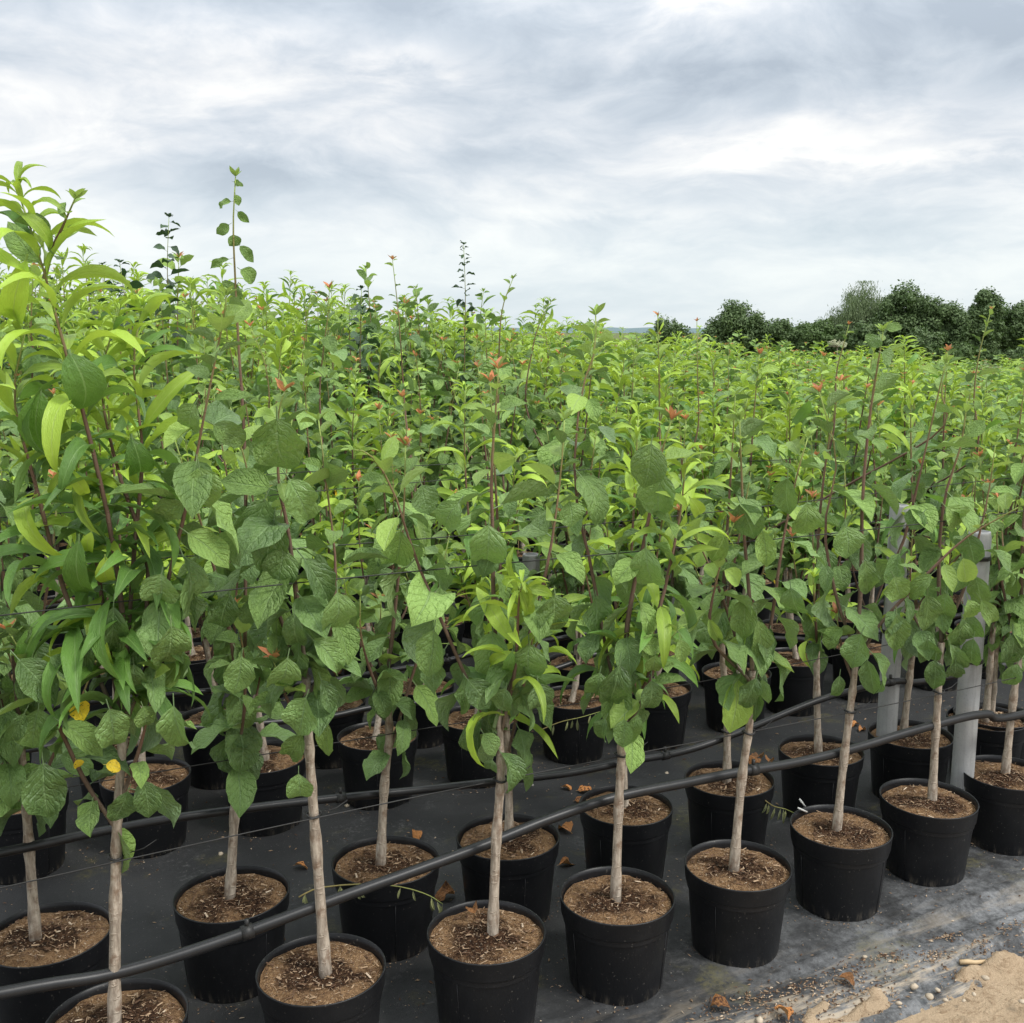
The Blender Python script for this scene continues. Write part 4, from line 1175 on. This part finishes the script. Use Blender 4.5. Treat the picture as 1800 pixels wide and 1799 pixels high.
# ties round the trunks of the first two rows
def tie(p, r, label):
    root = empty('trunk_tie', p, label, 'tie', 'black plastic ties on the trunks')
    b = MB()
    n = 14
    ring = [Vector((math.cos(2 * PI * j / n) * r, math.sin(2 * PI * j / n) * r, .002 * math.sin(j))) for j in range(n + 1)]
    b.tube(ring, [.0028] * (n + 1), 5)
    put('band', b.mesh('band', [WIRE]), root)
    c = MB()
    t0 = Vector((D2[0] * r, D2[1] * r, 0))
    c.tube([t0, t0 + Vector((D2[0], D2[1], .1)) * .035, t0 + Vector((D2[0], D2[1], .0)) * .06 + Vector((0, 0, .016))], [.0014, .0012, .001], 4)
    put('tail', c.mesh('tail', [WIRE]), root)
for (rim, px_, nm) in [((205, 1792), (205, 1505), 'leftmost front trunk'), ((565, 1702), (551, 1432), 'front trunk with the largest leaf'), ((855, 1637), (880, 1370), 'front trunk with the purple shoot'),
                  ((1085, 1573), (1092, 1326), 'front trunk left of the half pale soil pot'), ((1297, 1520), (1316, 1287), 'front trunk in half pale soil'), ((1478, 1453), (1495, 1250), 'front trunk by the white tags'),
                  ((1632, 1403), (1650, 1216), 'front trunk before the paler post'), ((893, 1470), (893, 1362), 'second row trunk behind the purple shoot'), ((1282, 1368), (1278, 1285), 'second row trunk by the dead leaf clump')]:
    P = on_level(*rim, PH)
    tie(at_depth(*px_, P.y), .0155, 'black tie round the ' + nm)

# ---------------------------------------------------------------- ground
def grid(name, x0, x1, y0, y1, nx, ny, fz, mat, kind='structure'):
    xs = np.linspace(x0, x1, nx); ys = np.linspace(y0, y1, ny)
    vs = [(x, y, fz(x, y)) for y in ys for x in xs]
    fs = [(j * nx + i, j * nx + i + 1, (j + 1) * nx + i + 1, (j + 1) * nx + i) for j in range(ny - 1) for i in range(nx - 1)]
    b = MB(); b.add(vs, fs)
    o = put(name, b.mesh(name, [mat]))
    o['kind'] = kind
    return o
def nz(x, y, z=0.0): return noise.noise(Vector((x, y, z)))
def mat_z(s, c):
    e = max(0, min(1, (2.10 - c) / .40))
    e = e * e * (3 - 2 * e)
    z = .004 * nz(s * 2.2, c * 3.0) * (.35 + e)
    z += e * (.016 * nz(s * .9 + .4 * c, c * 9, 5) + .040 * max(0, .32 - abs(nz(s * .7 + .5 * c, c * 13, 9))) - .006)
    if c < 1.72: z -= (1.72 - c) * .22
    z += .006 * max(0, .12 - abs(nz(s * .55 + c * .4, c * 1.6, 31))) / .12 + .004 * max(0, .10 - abs(nz(s * 1.3, c * .8 + s * .5, 47))) / .10
    return z + .002
g = grid('fabric_ground_cover', -1.5, 5.0, 1.40, 3.2, 260, 230, mat_z, WEED)
g.rotation_euler.z = ROWA
g2 = grid('fabric_ground_cover', -9.5, 34, 3.2, 14.2, 80, 30, lambda s, c: .001, WEED)
g2b = grid('fabric_ground_cover', -9.5, -1.5, 1.45, 3.2, 30, 8, lambda s, c: .001, WEED)
g2b.rotation_euler.z = ROWA
g2c = grid('fabric_ground_cover', 5.0, 34, 1.60, 3.2, 60, 8, lambda s, c: .001, WEED)
g2c.rotation_euler.z = ROWA
g2.rotation_euler.z = ROWA
HEAPS = [(1585, 1712, .09, .020), (1500, 1716, .05, .018), (1540, 1745, .05, .018), (1700, 1715, .05, .02), (1790, 1640, .05, .022), (1770, 1700, .06, .02), (1270, 1782, .05, .02), (1450, 1765, .05, .018), (1420, 1790, .07, .018), (1365, 1780, .04, .016), (1725, 1670, .025, .018), (1640, 1690, .03, .014), (1480, 1740, .05, .016), (1560, 1690, .03, .014), (1660, 1650, .025, .012), (1330, 1760, .04, .014), (1410, 1748, .04, .014), (1750, 1700, .05, .018), (1530, 1770, .06, .018)]
HEAPS = [((float(D2 @ np.array(on_level(u, v).xy)), float(N2 @ np.array(on_level(u, v).xy))), w_, h_) for u, v, w_, h_ in HEAPS]
def sand_z(s, c):
    z = -.024 + (1.68 - c) * .15
    if c < 1.48: z = .006 + (1.48 - c) * .02
    if c > 1.9: z -= (c - 1.9) * .3
    for (hs, hc), w_, h_ in HEAPS:
        q = ((s - hs) / w_) ** 2 + ((c - hc) / (w_ * .45)) ** 2
        if q < 6: z += (h_ + .012) * math.exp(-q)
    return z + .010 * nz(s * 3.1, c * 7.5, 2) + .010 * nz(s * 9, c * 14, 7) + .010 * nz(s * 26, c * 34, 3) + .008 * nz(s * 60, c * 75, 4)
g3 = grid('sandy_track', -.6, 3.6, .9, 2.05, 420, 190, sand_z, SAND)
g3.rotation_euler.z = ROWA
b = MB()
vs, fs = [], []
for x in (-3000, 3000):
    for y in (-3000, 3000): vs.append((x, y, -.10))
b.add(vs, [(0, 2, 3, 1)])
put('ground', b.mesh('ground', [FIELD]))['kind'] = 'structure'
g4 = grid('sandy_track', -9, 34, -8, 1.60, 60, 14, lambda s, c: -.004 + .004 * nz(s * 2, c * 2), SAND)
g4.rotation_euler.z = ROWA
# crumbs of soil, straw and bark lying on the fabric
cr = random.Random(404)
lb = MB()
def crumb(s, c, sc_=1.0):
    z = mat_z(s, c) if c < 3.2 else .003
    p = row_pt(c, s, z + .003)
    th, L, wd = cr.uniform(0, PI), cr.uniform(.0012, .006) * sc_, cr.uniform(.0006, .0020) * sc_
    dv, sv = Vector((math.cos(th), math.sin(th), cr.uniform(-.2, .2))) * L, Vector((-math.sin(th), math.cos(th), 0)) * wd
    t_ = Vector((0, 0, wd * 1.4))
    lb.add([p - dv, p - sv, p + dv, p + sv, p + t_], [(0, 1, 4), (1, 2, 4), (2, 3, 4), (3, 0, 4)], cr.choice([0, 0, 0, 0, 2, 2, 2, 1]))
for k in range(5200):
    crumb(cr.uniform(-1.6, 4.6), 1.72 + cr.random() ** 1.2 * 2.8, cr.choice([.5, .7, 1, 1.5]))
for row_c, s0, ds in ((2.06, .19, .376), (2.46, .12, .385), (3.30, .75 - .385 * 6, .385)):
    for q in range(14):
        for k in range(60):
            a = cr.uniform(0, 6.283)
            rr = .113 + abs(cr.gauss(0, .014))
            crumb(s0 + ds * (q - 2) + math.cos(a) * rr, row_c + math.sin(a) * rr, .8)
for k in range(1500):
    hs, w_, h_ = cr.choice(HEAPS)
    crumb(hs[0] + cr.gauss(0, w_ * .9), hs[1] + cr.gauss(0, w_ * .6), 1.2)
tag(put('litter', lb.mesh('litter', [CHIP, CHIPW, CHIPD], False)), 'crumbs of soil, straw and bark strewn over the black fabric', 'litter', None, 'stuff')
# distant low hills
hv, hf = [], []
nh = 90
for i in range(nh):
    a = -.55 + 1.1 * i / (nh - 1)
    Rr = 1900
    hgt = 9 + 5 * noise.noise(Vector((a * 9, 0, 1))) + 3 * noise.noise(Vector((a * 42, 3, 1)))
    x, y = math.sin(a), math.cos(a)
    hv += [(x * Rr * .85, y * Rr * .85, -.2), (x * Rr, y * Rr, max(3, hgt)), (x * Rr * 1.25, y * Rr * 1.25, -.2)]
for i in range(nh - 1):
    k = i * 3
    hf += [(k, k + 1, k + 4, k + 3), (k + 1, k + 2, k + 5, k + 4)]
b = MB(); b.add(hv, hf)
put('hills', b.mesh('hills', [HILL]))['kind'] = 'structure'

# ---------------------------------------------------------------- treeline
def far_tree(name, u0, u1, vtop, y, label, mat, seed, n=5200, upright=False, card=.075, low=.0, lobes=None):
    r = random.Random(seed)
    xl, xr = at_depth(u0, 590, y).x, at_depth(u1, 590, y).x
    top = at_depth((u0 + u1) / 2, vtop, y).z
    cx_, wd = (xl + xr) / 2, (xr - xl) / 2
    root = empty(name, (cx_, y, 0), label, 'tree' if name != 'bush' else 'bush', 'trees along the far side of the crop')
    dep = wd * .8
    L = []
    nl = lobes or 80
    m_ = min(wd, top * .5)
    for k in range(nl):
        a, ph = r.uniform(0, 6.283), math.acos(r.uniform(-1, 1))
        q = r.random() ** .4 * .84
        rad_ = r.uniform(.14, .36) * m_
        zc = top * .47 + math.cos(ph) * q * (top * .53 - rad_ * .3)
        sq = 1.0
        L.append((Vector((math.sin(ph) * math.cos(a) * wd * q * 1.12, math.sin(ph) * math.sin(a) * dep * q * 1.12, max(.1, zc))), rad_))
    for k in range(5):
        L.append((Vector((r.uniform(-.8, .8) * wd, r.uniform(-.5, .2) * dep, top * r.uniform(.1, .3))), .36 * m_))
    L.append((Vector((r.uniform(-.15, .15) * wd, 0, top - .42 * m_)), .44 * m_))
    n = int(n * 3.8)
    cen = np.array([q[0] for q in L]); rad = np.array([q[1] for q in L])
    pr = rad ** 2 / (rad ** 2).sum()
    g = np.random.default_rng(seed)
    idx = g.choice(len(L), n, p=pr)
    d = g.normal(size=(n, 3)); d /= np.linalg.norm(d, axis=1)[:, None]
    rs = (g.random(n) ** .35) * (1 + .26 * g.normal(size=n) * (g.random(n) < .35))
    P = cen[idx] + d * (rad[idx] * rs)[:, None] * np.array([1, 1, 1.05 if not upright else 1.5])
    P[:, 2] = np.clip(P[:, 2], .05, top + .12)
    nrm = d + g.normal(size=(n, 3)) * .7 + np.array([0, 0, .4])
    nrm /= np.linalg.norm(nrm, axis=1)[:, None]
    tg = np.cross(nrm, g.normal(size=(n, 3))); tg /= np.linalg.norm(tg, axis=1)[:, None]
    if upright:
        tg = np.tile(np.array([0, 0, 1.0]), (n, 1)) + g.normal(size=(n, 3)) * .35
        tg /= np.linalg.norm(tg, axis=1)[:, None]
    bt = np.cross(nrm, tg); bt /= np.linalg.norm(bt, axis=1)[:, None] + 1e-6
    s1 = (card * (.6 + .8 * g.random(n)))[:, None]
    s2 = s1 * (.55 if not upright else .22)
    V = np.stack([P - tg * s1, P + bt * s2 - nrm * s2 * .3, P + tg * s1, P - bt * s2 - nrm * s2 * .3], 1).reshape(-1, 3)
    me = bpy.data.meshes.new('crown')
    me.vertices.add(n * 4); me.vertices.foreach_set('co', V.astype(np.float32).ravel())
    me.loops.add(n * 4); me.loops.foreach_set('vertex_index', np.arange(n * 4, dtype=np.int32))
    me.polygons.add(n); me.polygons.foreach_set('loop_start', np.arange(n, dtype=np.int32) * 4)
    me.materials.append(mat)
    at = me.attributes.new('tint', 'FLOAT', 'POINT'); at.data.foreach_set('value', np.repeat(g.random(n), 4).astype(np.float32))
    me.update(calc_edges=True)
    put('crown', me, root, None, 'stuff')
    b = MB()
    b.tube(smooth_path([(0, 0, -.1), (.06, 0, top * .25), (-.05, .05, top * .55), (0, 0, top * .8)], 8), [top * .035 * (1 - i * .11) for i in range(8)], 8)
    for k in range(5):
        c0 = L[r.randrange(len(L))][0]
        b.tube(smooth_path([(0, 0, top * r.uniform(.15, .45)), Vector(c0) * .55 + Vector((0, 0, top * .15)), c0], 6), [top * .016 * (1 - i * .14) for i in range(6)], 5)
    put('trunk', b.mesh('trunk', [TRUNKB]), root)
    return root
TG = [
 ('tree', 1128, 1216, 556, 62, 'small dark tree top peeping over the crop left of the round tree', CR_DARK, 1, 2600),
 ('tree', 1243, 1346, 530, 58, 'dark round tree standing alone at the left end of the treeline', CR_DARK, 2, 6500),
 ('tree', 1325, 1402, 560, 57, 'lower dark tree joined to the right of the round tree', CR_DARK, 3, 4200),
 ('bush', 1385, 1436, 566, 66, 'pale green bush in the dip of the treeline', CR_MID, 4, 2400),
 ('tree', 1398, 1490, 562, 56, 'mid green tree in front of the pale willow', CR_MID, 5, 5200),
 ('tree', 1452, 1572, 500, 58, 'pale grey green willow with upright feathery branches', CR_PALE, 6, 8500, True),
 ('tree', 1534, 1655, 497, 56, 'tallest dark green tree right of the pale willow', CR_DARK, 7, 9500),
 ('tree', 1470, 1570, 566, 54, 'dark tree below the willow hiding its foot', CR_DARK, 13, 6000),
 ('tree', 1632, 1705, 534, 55, 'dark tree between the tallest tree and the one near the right edge', CR_DARK, 8, 5000),
 ('tree', 1690, 1766, 508, 55, 'dark tree with a narrow top near the right edge', CR_DARK, 9, 6500),
 ('tree', 1742, 1860, 524, 56, 'dark tree cut by the right edge of the frame', CR_DARK, 10, 6500),
 ('bush', 1640, 1745, 604, 49, 'low dark bush at the foot of the trees near the right', CR_MID, 11, 3500),
 ('bush', 1736, 1850, 612, 48, 'low dark bush at the right edge under the trees', CR_DARK, 12, 3500),
 ('tree', 1420, 1540, 548, 66, 'dark tree behind the willow filling the treeline', CR_MID, 15, 4500),
 ('tree', 1600, 1720, 530, 68, 'farther dark tree seen between the tallest tree and its neighbour', CR_DARK, 16, 4500),
 ('tree', 1700, 1800, 528, 67, 'farther tree behind the narrow topped one at right', CR_MID, 17, 4500),
 ('tree', 1330, 1440, 572, 70, 'farther low tree behind the dip of the treeline', CR_MID, 18, 3500),
 ('tree', 1580, 1660, 575, 53, 'dark lower tree before the tallest tree', CR_DARK, 14, 4000),
]
for a in TG: far_tree(*a)

# white umbel plant at the end of the crop
p = at_depth(1470, 640, 17)
root = empty('flowering_plant', (p.x, p.y, 0), 'plant with a pale cream flower head before the willow', 'plant')
b = MB()
topz = at_depth(1470, 606, 17).z
b.tube([(0, 0, 0), (.02, 0, topz * .6), (0, 0, topz)], [.012, .009, .005], 6)
fl = MB()
for k in range(110):
    a, q = fr.uniform(0, 6.28), math.sqrt(fr.random()) * .15
    c = Vector((math.cos(a) * q, math.sin(a) * q, topz + .06 - q * .35 + fr.uniform(-.05, .03)))
    if k % 5 == 0: b.tube([(0, 0, topz - .05), c], [.003, .002], 4)
    fl.box(c, (fr.uniform(.012, .026), fr.uniform(.012, .026), .012))
put('stem', b.mesh('stem', [BARK], True, 'age'), root)
put('flower_head', fl.mesh('flower_head', [flat_mat('cream_floret', (.35, .38, .22), (.62, .60, .46), 20, .8, .2, 0)], False), root)

# ---------------------------------------------------------------- litter on the fabric
dr = random.Random(99)
DRY_GEO = [leaf_geo('broad', 900 + i, 7, 4, dr.uniform(.8, 2.2), dr.uniform(.4, 1.1), dr.uniform(.25, .45), dr.uniform(.3, .6), .12, dr.uniform(-.5, .5)) for i in range(6)]
DRY_ME = [leaf_mesh('dry_leaf', g_, L_DRY) for g_ in DRY_GEO]
def dry(u, v, z, size, label, i):
    p = on_level(u, v, z + .012)
    a = dr.uniform(0, 6.28)
    d = Vector((math.cos(a), math.sin(a), dr.uniform(-.05, .15)))
    o = put('dry_leaf', DRY_ME[i % 6], None, frame(p, d, UPV + Vector((dr.uniform(-.3, .3), dr.uniform(-.3, .3), 0)), size))
    tag(o, label, 'dead leaf', 'dead leaves fallen on the fabric')
for i, a in enumerate([
    (515, 1522, 0, .05, 'curled tan dead leaf right of the tan soil pot in the second row'), (803, 1567, 0, .075, 'upright yellow brown dead leaf left of the pot with the leaf on its soil'),
    (985, 1383, 0, .05, 'small orange dead leaf under the sagging hose'), (1012, 1391, 0, .065, 'orange dead leaf, upper of two touching a second row pot'),
    (1007, 1409, 0, .06, 'tan dead leaf, lower of two touching a second row pot'), (1184, 1423, 0, .055, 'tan dead leaf right of the second row pot beside the two dead leaves'),
    (1006, 1466, 0, .085, 'long orange dead leaf beside the second row pot'), (979, 1522, 0, .06, 'brown dead leaf left of a front row pot'),
    (732, 1460, 0, .06, 'reddish dead leaf with a thin stalk behind a second row pot'), (1322, 1337, PH, .06, 'orange dead leaf, left of the clump on a pot rim'),
    (1338, 1335, PH, .06, 'brown dead leaf, middle of the clump on a pot rim'), (1350, 1341, PH, .05, 'yellowish dead leaf, right of the clump on a pot rim'),
    (1512, 1274, 0, .065, 'orange brown dead leaf left of the taller grey post'), (1510, 1287, 0, .05, 'pale brown dead leaf below the orange one by the taller post'),
    (836, 1610, PH - .005, .055, 'orange dead leaf on the soil of the pot with the purple shoot'), (742, 1212, 0, .11, 'big orange dead leaf on top of the heap between two pots'),
    (728, 1222, 0, .10, 'brown dead leaf at the left of the heap between two pots'), (755, 1225, 0, .10, 'tan dead leaf at the right of the heap between two pots'),
    (750, 1245, 0, .09, 'yellowish dead leaf below the hose under the heap'), (738, 1200, 0, .10, 'reddish dead leaf at the back of the heap'),
    (590, 1190, 0, .09, 'yellow dead leaf lying behind a far hose left of centre'), (1288, 1775, .01, .06, 'brown dead leaf on the fabric at the bottom edge'),
    (1356, 1772, .01, .055, 'yellow orange dead leaf on the fabric near the bottom edge'), (1470, 1718, .01, .05, 'brown dead leaf in the sand patch on the fabric')]):
    dry(*a, i)
def pebble(u, v, z, s, label, m=STONE, seed=0):
    p = on_level(u, v, z + s * .3)
    b = MB()
    r = random.Random(seed)
    vs, fs = [], []
    n, k = 8, 5
    for i in range(k + 1):
        for j in range(n):
            th = PI * i / k
            a = 2 * PI * j / n
            q = Vector((math.sin(th) * math.cos(a), math.sin(th) * math.sin(a) * .75, math.cos(th) * .6))
            q *= s * (1 + .28 * noise.noise(q * 1.6 + Vector((seed * 3.1, 0, 0))))
            vs.append(q)
    for i in range(k):
        for j in range(n): fs.append((i * n + j, (i + 1) * n + j, (i + 1) * n + (j + 1) % n, i * n + (j + 1) % n))
    b.add(vs, fs)
    o = put('pebble', b.mesh('pebble', [m]), None, Matrix.Translation(p) @ Matrix.Rotation(r.uniform(0, 6), 4, 'Z'))
    tag(o, label, 'stone', 'pale stones scattered on fabric and sand')
for i, a in enumerate([(388, 1502, 0, .010, 'white pebble above the tan soil pot in the second row'), (610, 1417, 0, .010, 'cream flake by the sagging hose left of a second row trunk'),
                       (908, 1331, 0, .010, 'cream pebble behind the purple shoot trunk'), (1172, 1361, 0, .012, 'cream flake between two second row pots'), (936, 1381, 0, .008, 'small dark grey pebble under the sagging hose'),
                       (1607, 1735, .008, .0115, 'largest cream stone at the edge of the sand'), (1634, 1753, .012, .012, 'cream stone lying on the sand right below the largest one'), (1648, 1741, .008, .008, 'small grey stone just right of the largest cream stone'),
                       (1712, 1749, .014, .007, 'small pale stone on the sand near the fabric edge'), (1732, 1720, .012, .010, 'flat pale stone on the sand by the cane piece'), (1520, 1683, .004, .007, 'small white stone alone on the grey fabric'),
                       (1662, 1759, .014, .007, 'flat small stone between two larger stones on the sand'), (1580, 1764, .014, .008, 'tan stone at the left end of the sand'), (1335, 1794, .01, .011, 'white stone at the bottom edge of the frame'),
                       (1694, 1760, .014, .006, 'tiny tan stone on the sand'), (1797, 1762, .02, .009, 'grey stone at the right edge on the sand')]):
    pebble(*a, STONE if 'dark' not in a[4] else POST, i)
def rod(name, a, b_, r, m, label, cat, z=.01, flat=False):
    A, B = on_level(*a, z), on_level(*b_, z)
    mb = MB()
    L = (B - A)
    pts = [L * f + Vector((0, 0, r * .3 * math.sin(f * 9))) for f in (0, .3, .6, 1)]
    mb.tube(pts, [r, r * 1.05, r * .95, r * .9], 7)
    o = put(name, mb.mesh(name, [m]), None, Matrix.Translation(A))
    tag(o, label, cat)
rod('stick', (1547, 1511), (1587, 1523), .006, STICK, 'short brown stick between two front row pots at right', 'stick')
rod('cane_piece', (1687, 1692), (1733, 1692), .0062, CANE, 'cut piece of pale cane lying at the sand edge', 'cane')
rod('white_strip', (1243, 1308), (1264, 1300), .003, WHITE, 'white plastic strip lying behind the half pale soil pot', 'plastic strip')
for a, b_, lab in (((1416, 1420), (1406, 1406), 'white tag stick, upper of two in the pot'), ((1418, 1428), (1403, 1421), 'white tag stick, lower of two in the pot')):
    A = on_level(*a, PH - .01); B = on_row(b_[0], b_[1], float(N2 @ np.array(A.xy)) - .01)
    mb = MB(); mb.tube([Vector((0, 0, 0)), B - A], [.0035, .003], 4)
    o = put('plant_tag', mb.mesh('plant_tag', [WHITE]), None, Matrix.Translation(A)); tag(o, lab, 'tag', 'white tag sticks')
# withered twigs hung over the hose and pots
WL_ME = [leaf_mesh('wilted', leaf_geo('peach', 1200 + i, 4, 2, .8, 1.0, .1, .2, .1), L_WLT) for i in range(3)]
def twig(pix, c, hang, label, r=.0022):
    P = [on_row(u, v, c) for u, v in pix]
    root = empty('withered_twig', P[0], label, 'twig', 'withered twigs left lying')
    path = smooth_path([p - P[0] for p in P], 14)
    put('stem', stem_mesh('twig_stem', [(path, r, r * .5, .8, .95, False)], 5), root)
    for k in range(hang):
        p = path[dr.randrange(1, 14)]
        d = Vector((dr.uniform(-.4, .4), dr.uniform(-.3, .3), -1))
        put('leaf', WL_ME[k % 3], root, frame(p, d, Vector((0, -1, .2)), dr.uniform(.03, .055)))
twig([(525, 1578), (560, 1562), (633, 1555), (700, 1559), (750, 1573), (778, 1590)], 2.29, 13, 'withered twig with dried leaves hanging across a second row pot')
twig([(948, 1285), (985, 1270), (1020, 1262), (1054, 1252)], 3.0, 10, 'withered twig with dried leaves hanging in front of a third row pot')
twig([(1345, 1408), (1360, 1418), (1380, 1423), (1396, 1430)], 2.33, 7, 'green twig dropped between two second row pots')
